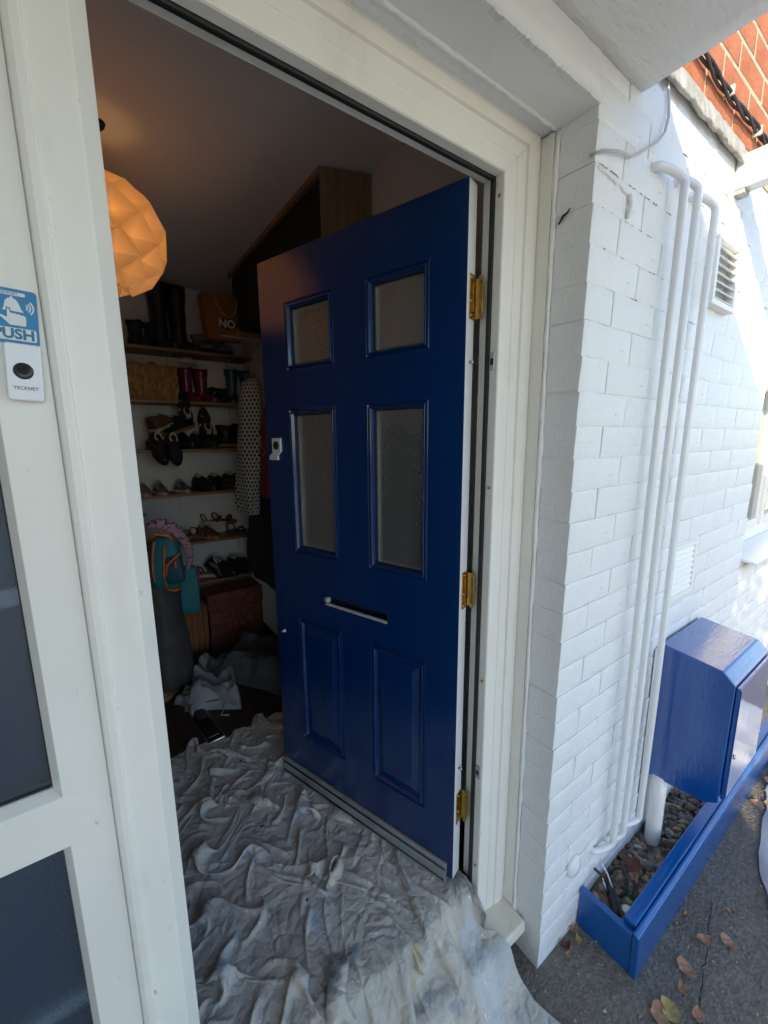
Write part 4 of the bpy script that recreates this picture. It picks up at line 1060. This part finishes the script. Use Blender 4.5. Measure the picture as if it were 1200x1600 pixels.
sandal('brown sandal with a cork sole near the middle of the fifth shelf', -.26, SY + .17, shelf_z[4], .6, 'brown_suede', 'tan')
sandal('brown sandal lying on top of the cork soled one', -.19, SY + .17, shelf_z[4] + .085, 1.0, 'brown_suede', 'cream')
sandal('red strapped sandal leaning on the stack of sandals', -.11, SY + .17, shelf_z[4] + .09, .8, 'red_coat', 'brown_suede')
sandal('dark sandal at the right of the fifth shelf', .0, SY + .17, shelf_z[4], .4, 'black_leather', 'brown_suede')
shoe('flat_shoe', 'olive flat shoe crushed under the sandals on the fifth shelf', 'shoe', None, (-.20, SY + .18, shelf_z[4]), .4, .20, .042, .06, 'brown_suede', 'tan')
# sixth shelf
shoe('slip_on_shoe', 'black slip on shoe tilted up on the lowest shelf', 'shoe', None, (-.20, SY + .13, shelf_z[5] + .09), 1.0, .20, .045, .06, 'black_leather', 'black_suede', rx=.75)
pair('dress_shoe', ' one of the black dress shoes on the lowest shelf', 'shoe', 'black dress shoes', -.12, SY + .16, shelf_z[5], .10, .5, .21, .044, .09, 'black_leather', 'black_leather')
pair('buckle_shoe', ' one of the black buckled shoes at the right of the lowest shelf', 'shoe', 'black buckled shoes', .06, SY + .16, shelf_z[5], .09, .2, .17, .038, .075, 'black_suede', 'black_leather', laces='white_print')
sandal('pale insole sandal flat at the left of the lowest shelf', -.245, SY + .14, shelf_z[5], 1.1, 'black_leather', 'cream')

# ------------------------------------------------------------------ high cupboard on the right wall
cup = thing('high_cupboard', 'open oak cupboard high on the right hallway wall above the door', 'cupboard', (0, 0, 0))
BX(.03, .195, .79, 2.02, 2.3875, 2.399).build('top_board', M['cup_wood'], cup, .001)
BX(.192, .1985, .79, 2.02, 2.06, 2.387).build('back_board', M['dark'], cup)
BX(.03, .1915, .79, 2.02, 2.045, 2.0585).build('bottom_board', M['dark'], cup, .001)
sp = MB().prism([(.010, .768), (.1935, .7055), (.197, .718), (.016, .784)], 1.95, 2.392, 'z'); sp.build('side_panel', M['cup_wood'], cup, .0015)
BX(.012, .028, .785, 2.02, 2.376, 2.3995).build('front_rail', M['cup_wood'], cup, .001)
BX(.03, .188, .80, 2.0, 2.059, 2.37).build('cupboard_dark', M['dark'], cup, .004)  # black block and boards stand in for shade inside the cupboard
cs = thing('corner_shelf', 'small white edged brown shelf box behind the left edge of the blue door', 'shelf', (0, 0, 0))
BX(-.085, .19, 1.90, 2.02, 2.006, 2.012).build('bottom_edge', M['white_edge'], cs, .001)
BX(.065, .19, 1.90, 2.02, 2.100, 2.106).build('top_edge', M['white_edge'], cs, .001)
MB().prism([(-.04, 2.0125), (.19, 2.0125), (.19, 2.0995), (.07, 2.0995)], 1.905, 2.015, 'y').build('front', M['cup_wood'], cs, .001)

# shopping bag with big letters
bag = thing('jute_bag', 'brown jute shopping bag printed NO on the top shelf', 'bag', (-.045, 1.98, 1.990), .06)
mb = MB(); rr = []
for z, w, d in ((0, .105, .045), (.09, .115, .05), (.19, .122, .05), (.255, .128, .045)):
    rr.append([(-w, -d, z), (-w * .3, -d - .004, z), (w * .4, -d - .006, z), (w, -d, z + .01), (w, d, z + .01), (-w, d, z)])
mb.loft(rr, True, False); mb.build('body', M['jute'], bag, .004)
MB().tube([(-.065, -.053, .25), (-.052, -.06, .20), (-.025, -.062, .15), (.015, -.063, .128), (.05, -.06, .15), (.07, -.057, .21), (.075, -.053, .25)], .0055, 8).build('handle', M['rope'], bag)
pts = [(.055 * math.cos(a) + .008, .030 * math.sin(a) + .092) for a in [2 * math.pi * k / 24 for k in range(24)]]
MB().prism(pts, -.0575, -.0545, 'y').build('print_patch', M['maroon_print'], bag)
def text(body, size, loc, rot, m, par, ext=.0003, name='lettering', align='CENTER', bold=0):
    c = bpy.data.curves.new(name, 'FONT'); c.body = body; c.size = size; c.align_x = align; c.align_y = 'CENTER'; c.extrude = ext; c.offset = bold; c.resolution_u = 3
    o = bpy.data.objects.new(name, c); COL.objects.link(o); o.location = loc; o.rotation_euler = rot; c.materials.append(M[m])
    bpy.context.view_layer.update(); me = bpy.data.meshes.new_from_object(o.evaluated_get(bpy.context.evaluated_depsgraph_get()))
    bpy.data.objects.remove(o); o = bpy.data.objects.new(name, me); COL.objects.link(o); o.location = loc; o.rotation_euler = rot
    if not me.materials: me.materials.append(M[m])
    if par: o.parent = par
    return o
text('NO', .062, (.003, -.0585, .091), (math.pi / 2, 0, 0), 'white_print', bag, .0006, 'printed_word', bold=.0022)
# bright scarves and trinkets hung beside the bag
for i, (x, z, r, m, nm, lb) in enumerate(((.085, 2.262, .034, 'cream', 'rosette', 'cream and gold rosette hanging by the brown bag'), (.070, 2.20, .030, 'maroon', 'pom_pom', 'dark red pom pom below the rosette by the bag'), (.075, 2.155, .022, 'teal', 'ribbon_knot', 'teal ribbon knot hanging over the corner shelf'))):
    mb = MB(); n = 22
    mb.loft([[(x + r * q * (1 + .14 * math.sin(k * 5)) * math.cos(2 * math.pi * k / n), 1.885 - yy, z + r * q * (1 + .14 * math.sin(k * 5)) * math.sin(2 * math.pi * k / n)) for k in range(n)] for q, yy in ((.2, -.014), (1, 0), (.85, .016), (.3, .02))], True, True)
    tag(mb.build(nm, M[m]), lb, 'ornament')
tag(MB().tube([(.040, 1.885, 2.37), (.043, 1.883, 2.30), (.047, 1.882, 2.22)], [.003, .012, .006], 8).build('tassel', M['orange']), 'orange tassel hanging above the brown bag', 'tassel')

# ------------------------------------------------------------------ hanging clothes
def drape(name, label, cat, loc, rows, m, folds, amp, seed=0, uv=False, rz=0, parts=None):
    """rows: (z, half width, half depth, x shift); cross sections rippled into folds that deepen downwards"""
    mb = MB(); n = 56; rr = []; U = []
    zs = []
    dense = []
    for i in range(len(rows) - 1):
        for k in range(6):
            t = k / 6; dense.append([rows[i][q] * (1 - t) + rows[i + 1][q] * t for q in range(4)])
    dense.append(list(rows[-1])); H = rows[0][0] - rows[-1][0]
    for (z, w, d, sx) in dense:
        dn = (rows[0][0] - z) / H; ring = []
        for k in range(n):
            a = 2 * math.pi * k / n
            q = 1 + amp * (.25 + dn) * (math.sin(a * folds + seed + 1.5 * math.sin(dn * 3 + seed)) * .6 + noise.noise(Vector((math.cos(a) * 2.5, math.sin(a) * 2.5 + seed, z * 5))) * .9)
            ring.append((sx + w * q * math.cos(a), d * q * math.sin(a), z + .012 * noise.noise(Vector((a * 2, z * 3, seed)))))
        rr.append(ring)
    mb.loft(rr, True, True)
    t = thing(name, label, cat, loc, rz)
    o = mb.build('cloth', M[m], t)
    if uv:
        me = o.data; ul = me.uv_layers.new(name='UVMap')
        for p in me.polygons:
            for li in p.loop_indices:
                vi = me.loops[li].vertex_index; k = vi % n
                ul.data[li].uv = ((k if not (k == 0 and any(me.loops[q].vertex_index % n > n * .6 for q in p.loop_indices)) else n) / n, me.vertices[vi].co.z / .62)
    return t
HK = -.02
t = drape('printed_coat', 'white coat printed with small dark leaves hanging beside the door', 'coat', (-.055, 1.56, 0), [(1.725, .015, .03, .03), (1.70, .045, .07, .02), (1.60, .06, .115, .01), (1.40, .06, .115, .0), (1.20, .055, .12, -.02), (1.03, .05, .115, -.035), (.985, .045, .10, -.035)], 'leafprint', 5, .24, 1.0, True)
MB().tube([(.05, 0, 1.74), (.03, 0, 1.74), (.03, 0, 1.70)], .004, 8).build('hanging_loop', M['dark_coat'], t)
t = drape('crimson_jacket', 'crimson jacket with a cream floral motif hanging between coat and door', 'jacket', (-.02, 1.30, 0), [(1.62, .02, .03, .03), (1.58, .05, .07, .02), (1.45, .06, .11, 0), (1.25, .06, .12, -.01), (1.10, .055, .115, -.02)], 'red_coat', 4, .14, 2.0)
for k in range(9):
    a = k * .7; q = MB(); cy, cz = -.11 + .012 * math.cos(k * 2.3), 1.34 + .018 * (k - 4)
    L = .030
    d = Vector((-.25, math.cos(a) * .4, math.sin(a))).normalized(); s_ = Vector((0, -math.sin(a), math.cos(a) * .5)).normalized() * .007
    c = Vector((-.068, .02 + .03 * math.cos(a * 1.3) - .04, cz)); q.add([c, c + d * L * .5 + s_, c + d * L, c + d * L * .5 - s_, c + Vector((.006, 0, 0))], [(0, 1, 2, 3), (0, 1, 4), (1, 2, 4), (2, 3, 4), (3, 0, 4)]); q.build('petal', M['white_pattern'], t)
drape('black_coat', 'long near black coat hanging below the crimson jacket', 'coat', (.03, 1.62, 0), [(1.40, .03, .05, .02), (1.30, .06, .12, .01), (1.05, .065, .20, 0), (.80, .07, .27, -.01), (.62, .07, .30, -.01), (.56, .06, .29, -.01)], 'dark_coat', 6, .12, 3.0)
drape('pane_darkening_coat', 'dark raincoat seen through the lower right pane of the door', 'coat', (.115, .43, 0), [(1.46, .02, .03, .03), (1.42, .05, .09, .01), (1.20, .055, .13, 0), (.95, .055, .15, -.005), (.72, .055, .16, -.005)], 'dark_coat', 5, .14, 6.0)  # coat added only to make the glass in front of it darker
# coat stand on the left with bags and a coat
stand = thing('coat_stand', 'dark coat stand behind the door post carrying bags', 'coat stand', (-.665, 1.74, 0))
MB().lathe([(.0, -.02), (.16, -.02), (.16, -.008), (.03, .01), (.022, .04), (.018, 1.0), (.022, 1.02), (0, 1.03)], (0, 0, 0), 'z', 18).build('pole', M['cup_wood'], stand)
for k in range(4):
    a = k * 1.57 + .5; MB().tube([(0, 0, .95), (.05 * math.cos(a), .05 * math.sin(a), .98), (.09 * math.cos(a), .09 * math.sin(a), 1.0)], .008, 8).build('hook', M['cup_wood'], stand)
drape('charcoal_coat', 'charcoal quilted coat hanging to the floor under the teal backpack', 'coat', (-.575, 1.73, 0), [(.66, .04, .04, .0), (.62, .085, .09, 0), (.45, .10, .10, .01), (.28, .115, .115, .02), (.10, .12, .12, .022), (.02, .11, .11, .022)], 'grey_coat', 5, .10, 4.0)
def blob(w, d, h, c, e=.45, n=20, m_=12, taper=0):
    mb = MB(); rr = []
    sg = lambda v, p: math.copysign(abs(v) ** p, v)
    for j in range(m_ + 1):
        b = -math.pi / 2 + math.pi * j / m_; r = max(.02, math.cos(b) ** e); z = sg(math.sin(b), e) * h / 2; tp = 1 - taper * (z / h)
        rr.append([(c[0] + w / 2 * r * tp * sg(math.cos(2 * math.pi * k / n), e), c[1] + d / 2 * r * tp * sg(math.sin(2 * math.pi * k / n), e), c[2] + z) for k in range(n)])
    return mb.loft(rr, True, True)
bp = thing('backpack', 'teal backpack with orange piping hanging behind the door post', 'backpack', (-.525, 1.64, .755), -.35)
blob(.155, .11, .29, (0, 0, 0), .55, taper=.25).build('body', M['teal'], bp)
blob(.095, .05, .15, (.045, -.045, -.035), .5, taper=.3).build('front_pocket', M['teal_dark'], bp)
MB().tube([(-.035, -.052, .125), (-.045, -.064, .06), (-.052, -.064, -.03), (-.05, -.058, -.09)], .0055, 8).build('piping', M['orange'], bp)
MB().tube([(.012, -.058, .10), (.006, -.066, .03), (.0, -.068, -.05), (.004, -.06, -.12)], .005, 8).build('piping', M['orange'], bp)
MB().tube([(.01, -.072, -.055), (.02, -.076, .0), (.05, -.077, .03), (.083, -.06, .055)], .006, 8).build('piping', M['orange'], bp)
MB().tube([(.06, -.075, -.02), (.06, -.076, .02)], .006, 8).build('zip_pull', M['orange'], bp)
MB().tube([(-.06, -.03, .13), (-.02, -.05, .165), (.03, -.04, .15), (.05, -.02, .12)], .009, 8).build('grab_handle', M['orange'], bp)
MB().tube([(.0, -.04, -.140), (.04, -.045, -.150), (.06, -.03, -.143)], .008, 8).build('lower_strap', M['orange'], bp)
t = thing('swim_bag', 'flat teal drawstring bag with magenta edge hanging below the backpack', 'bag', (-.415, 1.70, .555), -.2)
blob(.10, .05, .28, (0, 0, 0), .35, taper=.12).build('body', M['teal'], t)
MB().tube([(.048, -.012, .14), (.055, -.012, .08), (.055, -.012, .02)], .004, 8).build('edge_trim', M['magenta'], t)
def scarf():
    mb = MB(); pts = [(-.60, 1.66, .965), (-.54, 1.63, .975), (-.48, 1.62, .94), (-.435, 1.63, .88), (-.405, 1.65, .81), (-.40, 1.66, .74), (-.42, 1.665, .68)]
    rr = []
    for i, p in enumerate(pts):
        w = .026 + .006 * math.sin(i * 1.4)
        rr.append([(p[0] + w * .75 * math.cos(2 * math.pi * k / 16) * (1 + .2 * math.sin(k * 3 + i)), p[1] + w * .6 * math.sin(2 * math.pi * k / 16), p[2] + w * .8 * math.cos(2 * math.pi * k / 16) * (1 + .15 * math.sin(k * 4)) ) for k in range(16)])
    return mb.loft(rr, True, True)
tag(scarf().build('scarf', M['scarf'], None, sub=1), 'pink patterned scarf slung over the teal backpack', 'scarf')

# ------------------------------------------------------------------ floor things
ch = thing('chest', 'embossed red leather chest on the floor under the shelves', 'chest', (-.085, 2.10, -.02), .0)
BX(-.178, .178, -.10, .10, 0, .285).build('body', M['chest'], ch, .006)
BX(-.184, .184, -.106, .104, .287, .405).build('lid', M['chest'], ch, .008)
fb = ch
for cx_, cz_ in ((.01, .24), ):
    for ring, (n_, r_, L) in enumerate(((8, .022, .03), (10, .062, .034), (12, .10, .034))):
        for k in range(n_):
            a = 2 * math.pi * k / n_ + ring * .3; d = Vector((math.cos(a), 0, math.sin(a))); s_ = Vector((-d.z, 0, d.x))
            c = Vector((cx_, -.1062 if cz_ + d.z * r_ > .275 else -.1005, cz_)) + d * r_
            if abs(c.z - .286) < .02: continue
            q = MB(); p = [c + d * L * .5, c + s_ * .008, c - d * L * .5, c - s_ * .008]; pb = Vector((0, -.004, 0))
            q.add(p + [c + pb], [(0, 1, 4), (1, 2, 4), (2, 3, 4), (3, 0, 4)]); q.build('embossed_petal', M['chest_dark'], ch)
for x in (-.12, .12): BX(x - .006, x + .006, -.1085, -.1065, .27, .33).build('strap', M['chest_dark'], ch, .001)
wb = thing('wicker_hamper', 'ribbed orange wicker hamper beside the red chest', 'hamper', (-.365, 2.03, -.02))
MB().lathe([(0, 0), (.075, .0), (.085, .12), (.085, .36), (.078, .37), (0, .37)], (0, 0, 0), 'z', 24).build('body', M['jute'], wb)
for k in range(14):
    a = 2 * math.pi * (k + .5) / 14; MB().tube([(.077 * math.cos(a), .077 * math.sin(a), .005), (.088 * math.cos(a), .088 * math.sin(a), .12), (.088 * math.cos(a), .088 * math.sin(a), .35)], .006, 6).build('rib', M['tan'], wb)
def trousers(name, label, loc, rz, m, w, l, h, seed):
    mb = MB(); n = 44; rows = []
    for j in range(n + 1):
        t = j / n; r = []
        for i in range(n + 1):
            s = i / n; x = (s - .5) * w * (1 - .25 * t) + .05 * math.sin(t * 3 + seed); y = (t - .5) * l
            e = min(1, 9 * min(s, 1 - s)) * min(1, 9 * min(t, 1 - t))
            q = Vector((x * 9 + y * 5 + seed, y * 8, seed)); f = 1 - 2 * abs(noise.noise(q)); f2 = 1 - 2 * abs(noise.noise(q * 2.1 + Vector((4, 2, 0))))
            z = h * (.45 + .4 * f + .2 * f2 + .3 * math.sin(s * 6 + t * 2)) * e ** .5
            r.append((x + .012 * noise.noise(q * 1.3), y + .012 * noise.noise(q * 1.5), max(.004, z)))
        rows.append(r)
    mb.loft(rows, False, True, False); t = thing(name, label, 'trousers', loc, rz); mb.build('fabric', M[m], t, sub=1); return t
t = trousers('work_trousers', 'paint spattered grey work trousers dropped on the hallway floor', (-.33, 1.58, -.019), -.55, 'workcloth', .30, .46, .11, 2.1)
MB().tube([(-.08, -.20, .05), (.0, -.215, .045), (.08, -.205, .05)], .004, 8).build('hem_seam', M['workcloth_dark'], t)
MB().tube([(.08, -.20, .04), (.11, -.24, .02), (.10, -.27, .004), (.14, -.275, .004)], .0045, 6).build('drawstring', M['workcloth'], t)
trousers('work_trousers', 'darker crumpled work trousers heaped behind the blue door edge', (-.06, 1.60, -.019), .5, 'workcloth_dark', .46, .58, .15, 7.7)
trousers('cotton_rag', 'small grey cotton rag trailing left of the work trousers', (-.50, 1.50, -.019), .9, 'workcloth', .16, .16, .05, 5.2)['category'] = 'rag'
lp = thing('letter_plate', 'black letter plate with bright metal ends lying on the dark floor', 'letter plate', (-.4705, 1.264, -.019), .12)
BX(-.037, .037, -.155, .155, 0, .014).build('plate', M['black_gloss'], lp, .003)
BX(-.026, .026, -.125, .125, .0145, .020).build('flap', M['black_gloss'], lp, .003)
for s in (-1, 1): BX(-.038, .038, s * .156 - .004, s * .156 + .004, 0, .016).build('end_strip', M['chrome'], lp, .002)
for s in (-1, 1): BX(s * .0385 - .0012, s * .0385 + .0012, -.150, .150, 0, .013).build('side_strip', M['chrome'], lp, .0005)
rad = thing('radiator', 'cream ribbed radiator low on the right wall behind the door', 'radiator', (.125, 1.50, 0))
pts = [(.05, -.30), (.05, .60)]
prof_r = []
for i in range(30):
    y = -.10 + i * .028; prof_r += [(-.02, y), (-.02, y + .012), (-.028, y + .016), (-.028, y + .024)]
MB().prism(prof_r + [(.03, prof_r[-1][1]), (.03, -.10)], .10, .55, 'z').build('panel', M['radiator'], rad)
MB().tube([(-.01, -.06, .16), (-.015, -.09, .10), (-.01, -.13, .06), (-.01, -.16, .055)], .011, 10).build('feed_pipe', M['radiator'], rad)

# ------------------------------------------------------------------ bell push and sticker on the sidelight frame
yy = -.0572
def rrect(x0, x1, z0, z1, r, n=6):
    p = []
    for cx, cz, a0 in ((x1 - r, z1 - r, 0), (x0 + r, z1 - r, 90), (x0 + r, z0 + r, 180), (x1 - r, z0 + r, 270)):
        for k in range(n + 1): a = R(a0 + 90 * k / n); p.append((cx + r * math.cos(a), cz + r * math.sin(a)))
    return p
sg = thing('push_sticker', 'blue sticker with a white bell, pointing hand and the word PUSH', 'sticker', (-.860, yy, 1.5445), 0)
sg.rotation_euler = (0, R(3), 0)
def flat(poly, nm, m, k): return MB().prism(poly, -.0004 - k * .0003, -.0002 - k * .0003 + .0001 * 0, 'y').build(nm, M[m], sg)
MB().prism(rrect(-.0242, .0242, -.0325, .0325, .004), -.0006, .0, 'y').build('backing', M['sign_blue'], sg)
flat(rrect(-.0185, .0135, .0245, .0288, .002), 'name_bar', 'sign_white', 2)
flat(rrect(-.0215, .0215, -.0285, -.0135, .0025), 'word_bar', 'sign_white', 2)
bell = [(-.0095, .0065), (-.0078, .0095), (-.0062, .0175), (-.0035, .0208), (-.0015, .0213), (-.0010, .0232), (.0010, .0232), (.0015, .0213), (.0038, .0203), (.0062, .017), (.0085, .0095), (.0108, .0060)]
flat(bell, 'bell_mark', 'sign_white', 2)
hand = [(-.0050, .0088), (-.0030, .0092), (-.0024, .0045), (.0005, .0030), (.0015, .0040), (.0045, .0028), (.0060, .0034), (.0088, .0020), (.0100, .0026), (.0125, .0008), (.0125, -.0088), (.0105, -.0105), (-.0030, -.0105), (-.0125, -.0010), (-.0110, .0004), (-.0054, -.0020)]
MB().prism(hand, -.0014, -.0009, 'y').build('hand_mark', M['sign_white'], sg)
hl = MB().prism([(-.0058, .0100), (-.0022, .0100), (-.0018, .0052), (.0003, .0038), (-.0018, .0036), (-.0060, .0036)], -.0010 + .0000, -.00085, 'y').build('hand_outline', M['sign_blue'], sg)
for sgn in (-1, 1):
    for k, rr_ in enumerate((.0035, .0065, .0095)):
        mb = MB(); cx = sgn * .0105 + .0005; n = 9; a_ = [R(-48 + 96 * i / n) for i in range(n + 1)]
        poly = [(cx + sgn * (rr_ + .0008) * math.cos(a), .0125 + (rr_ + .0008) * math.sin(a)) for a in a_] + [(cx + sgn * (rr_ - .0008) * math.cos(a), .0125 + (rr_ - .0008) * math.sin(a)) for a in reversed(a_)]
        flat(poly, 'sound_wave', 'sign_white', 2)
text('PUSH', .0165, (0, -.0013, -.0212), (math.pi / 2, 0, 0), 'sign_text', sg, .0001, 'printed_word', bold=.0006)
text('TECKNET', .0042, (-.0025, -.0013, .0266), (math.pi / 2, 0, 0), 'sign_text', sg, .0001, 'printed_name')
db = thing('doorbell', 'white doorbell push with a round dark button under the blue sticker', 'doorbell', (-.8565, yy - .0002, 1.4765), 0)
db.rotation_euler = (0, R(3), 0)
MB().prism(rrect(-.0178, .0178, -.0345, .0345, .004), -.0125, 0, 'y').build('case', M['doorbell'], db, .002, 3)
MB().lathe([(0, -.0134), (.0085, -.0138), (.0098, -.0132), (.0102, -.0120)], (-.0005, 0, .0015), 'y', 28).build('button', M['doorbell_button'], db)
text('TECKNET', .0056, (.0008, -.0127, -.0195), (math.pi / 2, 0, 0), 'grey_text', db, .0001, 'printed_name', bold=.0001)
# ------------------------------------------------------------------ dust sheet in the doorway
# A sheet of points larger than the place it lies in is let down over floor, sill and path; the surplus buckles into folds.
def lay_sheet(nx=140, ny=246, steps=85, passes=8):
    rest_w, rest_l = 1.27, 2.44
    lx, ly = rest_w / (nx - 1), rest_l / (ny - 1)
    S, T = np.meshgrid(np.linspace(0, 1, nx), np.linspace(0, 1, ny))
    y = 1.06 - 1.86 * T ** 1.14
    k1 = np.clip((.02 - y) / .18, 0, 1); k2 = np.clip((-.16 - y) / .5, 0, 1)
    xa = -.78 + .04 * k1 - .10 * k2; xb = .045 - .03 * k1 + .17 * k2
    x = xa + (xb - xa) * S
    z = np.where(y > -.03, .05, np.where(y > -.17, -.05, -.17)) + 0.0
    P = np.stack([x, y, z], -1)
    for j in range(ny):
        for i in range(nx):
            a, b = P[j, i, 0], P[j, i, 1]
            n = lambda f, g, h: noise.noise(Vector((a * f + 3.3, b * g, h)))
            w = n(3, 3, 8) * .35
            aa, bb = a + w * .4, b + w
            m = lambda f, g, h: noise.noise(Vector((aa * f + bb * g, bb * f - aa * g, h)))
            P[j, i, 2] += .050 * n(3, 4.5, 0) + .050 * m(10, 2.5, 3) + .026 * m(24, -9, 5) + .022 * m(52, 18, 6)
    # a gathered knot, one long soft roll and folds that run out over the sill
    for cx, cy, r_, f_ in ((-.33, .22, .15, .38), (-.02, -.02, .12, .30), (-.52, .70, .12, .3)):
        q = np.exp(-((P[..., 0] - cx) ** 2 + (P[..., 1] - cy) ** 2) / (r_ * r_))[..., None]; P[..., :2] += (np.array([cx, cy]) - P[..., :2]) * q * f_
    for (x0_, y0_), (x1_, y1_), wd, hh in (((-.60, .60), (-.30, .22), .022, .05), ((-.30, .20), (-.48, -.02), .018, .045), ((-.25, .62), (-.06, .20), .02, .045), ((-.16, .16), (-.12, -.30), .018, .04)):
        ax, ay = x1_ - x0_, y1_ - y0_; t_ = np.clip(((P[..., 0] - x0_) * ax + (P[..., 1] - y0_) * ay) / (ax * ax + ay * ay), 0, 1)
        dd = np.hypot(P[..., 0] - x0_ - ax * t_ + .02 * np.sin(t_ * 7), P[..., 1] - y0_ - ay * t_); P[..., 2] += hh * np.exp(-(dd / wd) ** 2)
    P[..., 2] += .05 * np.sin(P[..., 0] * 80 + 3 * np.sin(P[..., 1] * 5) + 30 * P[..., 1]) * np.clip((.10 - P[..., 1]) / .15, 0, 1) * np.clip((P[..., 0] + .50) / .25, 0, 1)
    P[..., 2] += .06 * np.exp(-(T / .07) ** 2) * (.6 + .4 * np.sin(P[..., 0] * 21))
    P[..., 0] += .02 * np.sin(P[..., 1] * 9); Vl = np.zeros_like(P)
    # places where the sheet was trodden on or tugged: centre, radius, shift
    tugs = [((-.34, .17), .035, (-.05, .05)), ((-.12, .34), .03, (.06, -.05)), ((.10, -.60), .08, (.02, -.02)), ((-.55, .60), .03, (.06, -.07)),
            ((-.60, .16), .03, (-.06, -.06)), ((.02, -.13), .03, (.05, -.04)), ((-.35, -.18), .04, (-.05, -.06)), ((-.40, .88), .05, (.0, -.05))]
    msk = [(np.exp(-(((P[..., 0] - c[0]) ** 2 + (P[..., 1] - c[1]) ** 2) / (r * r))), sh) for c, r, sh in tugs]
    def pull(A, B, L, k, less=False):
        d = B - A; q = np.sqrt((d * d).sum(-1, keepdims=True)) + 1e-9
        e = (q - L) / q * (.5 * k)
        if less: e = np.minimum(e, 0)
        d *= e; A += d; B -= d
    def floor(yy):
        return np.interp(yy, [-9, -.20, -.180, -.168, -.15, -.085, -.07, -.052, -.03, 9], [GZ, GZ, -.255, -.14, -.128, -.122, -.09, -.024, -.018, -.018]) + .005
    dg = math.hypot(lx, ly)
    for st in range(steps):
        Q = P.copy(); Vl *= .86; Vl[..., 2] -= .0016
        P = P + Vl
        if 8 < st < 50:
            for w_, sh in msk:
                P[..., 0] += w_ * sh[0] / 42; P[..., 1] += w_ * sh[1] / 42; P[..., 2] -= w_ * .002
        for it in range(passes):
            for o in (0, 1):
                n = (nx - o) // 2 * 2; pull(P[:, o:o + n:2], P[:, o + 1:o + n:2], lx, 1.0)
                n = (ny - o) // 2 * 2; pull(P[o:o + n:2], P[o + 1:o + n:2], ly, 1.0)
            for o in (0, 1):
                n = (ny - o) // 2 * 2
                pull(P[o:o + n:2, :-1], P[o + 1:o + n:2, 1:], dg, .30); pull(P[o:o + n:2, 1:], P[o + 1:o + n:2, :-1], dg, .30)
            for s_, kk in ((2, .06), (4, .07), (8, .04)):
                pull(P[:, :-s_], P[:, s_:], lx * s_ * .985, kk * .5, True); pull(P[:-s_], P[s_:], ly * s_ * .985, kk * .5, True)
            F_ = floor(P[..., 1]); hit = P[..., 2] < F_
            P[..., 2] = np.where(hit, F_, P[..., 2])
            for c in (0, 1): P[..., c] = np.where(hit, Q[..., c] + (P[..., c] - Q[..., c]) * .55, P[..., c])
            gate = (P[..., 1] > -.105) & (P[..., 1] < .05)
            P[..., 0] = np.where(gate, np.clip(P[..., 0], -.735, .046), P[..., 0])
        Vl = np.clip(P - Q, -.012, .012)
    return P
CP3 = lay_sheet(); NY, NX = CP3.shape[:2]; CP = CP3.reshape(-1, 3)
# the sheet runs under the foot of the open door
e_ = np.array([math.cos(R(108.04914)), math.sin(R(108.04914))]); n_ = np.array([-e_[1], e_[0]])
u_ = CP[:, :2] @ e_; v_ = CP[:, :2] @ n_
cl_ = np.clip(1 - (np.abs(v_ + .02) - .030) / .022, 0, 1) * ((u_ > -.02) & (u_ < DW + .02))
CP[:, 2] = np.where((cl_ > 0) & (CP[:, 2] > -.008), CP[:, 2] * (1 - cl_) + np.minimum(CP[:, 2], -.008) * cl_, CP[:, 2])
cme = bpy.data.meshes.new('drop_cloth')
cme.from_pydata(CP.tolist(), [], [(j * NX + i, j * NX + i + 1, (j + 1) * NX + i + 1, (j + 1) * NX + i) for j in range(NY - 1) for i in range(NX - 1)])
cme.polygons.foreach_set('use_smooth', [True] * len(cme.polygons)); cme.materials.append(M['cloth']); cme.update()
dco = bpy.data.objects.new('drop_cloth', cme); COL.objects.link(dco)
sb = dco.modifiers.new('subdivision', 'SUBSURF'); sb.levels = 1; sb.render_levels = 1
tag(dco, 'crumpled paint stained cotton dust sheet spread over the doorstep and hallway floor', 'dust sheet')
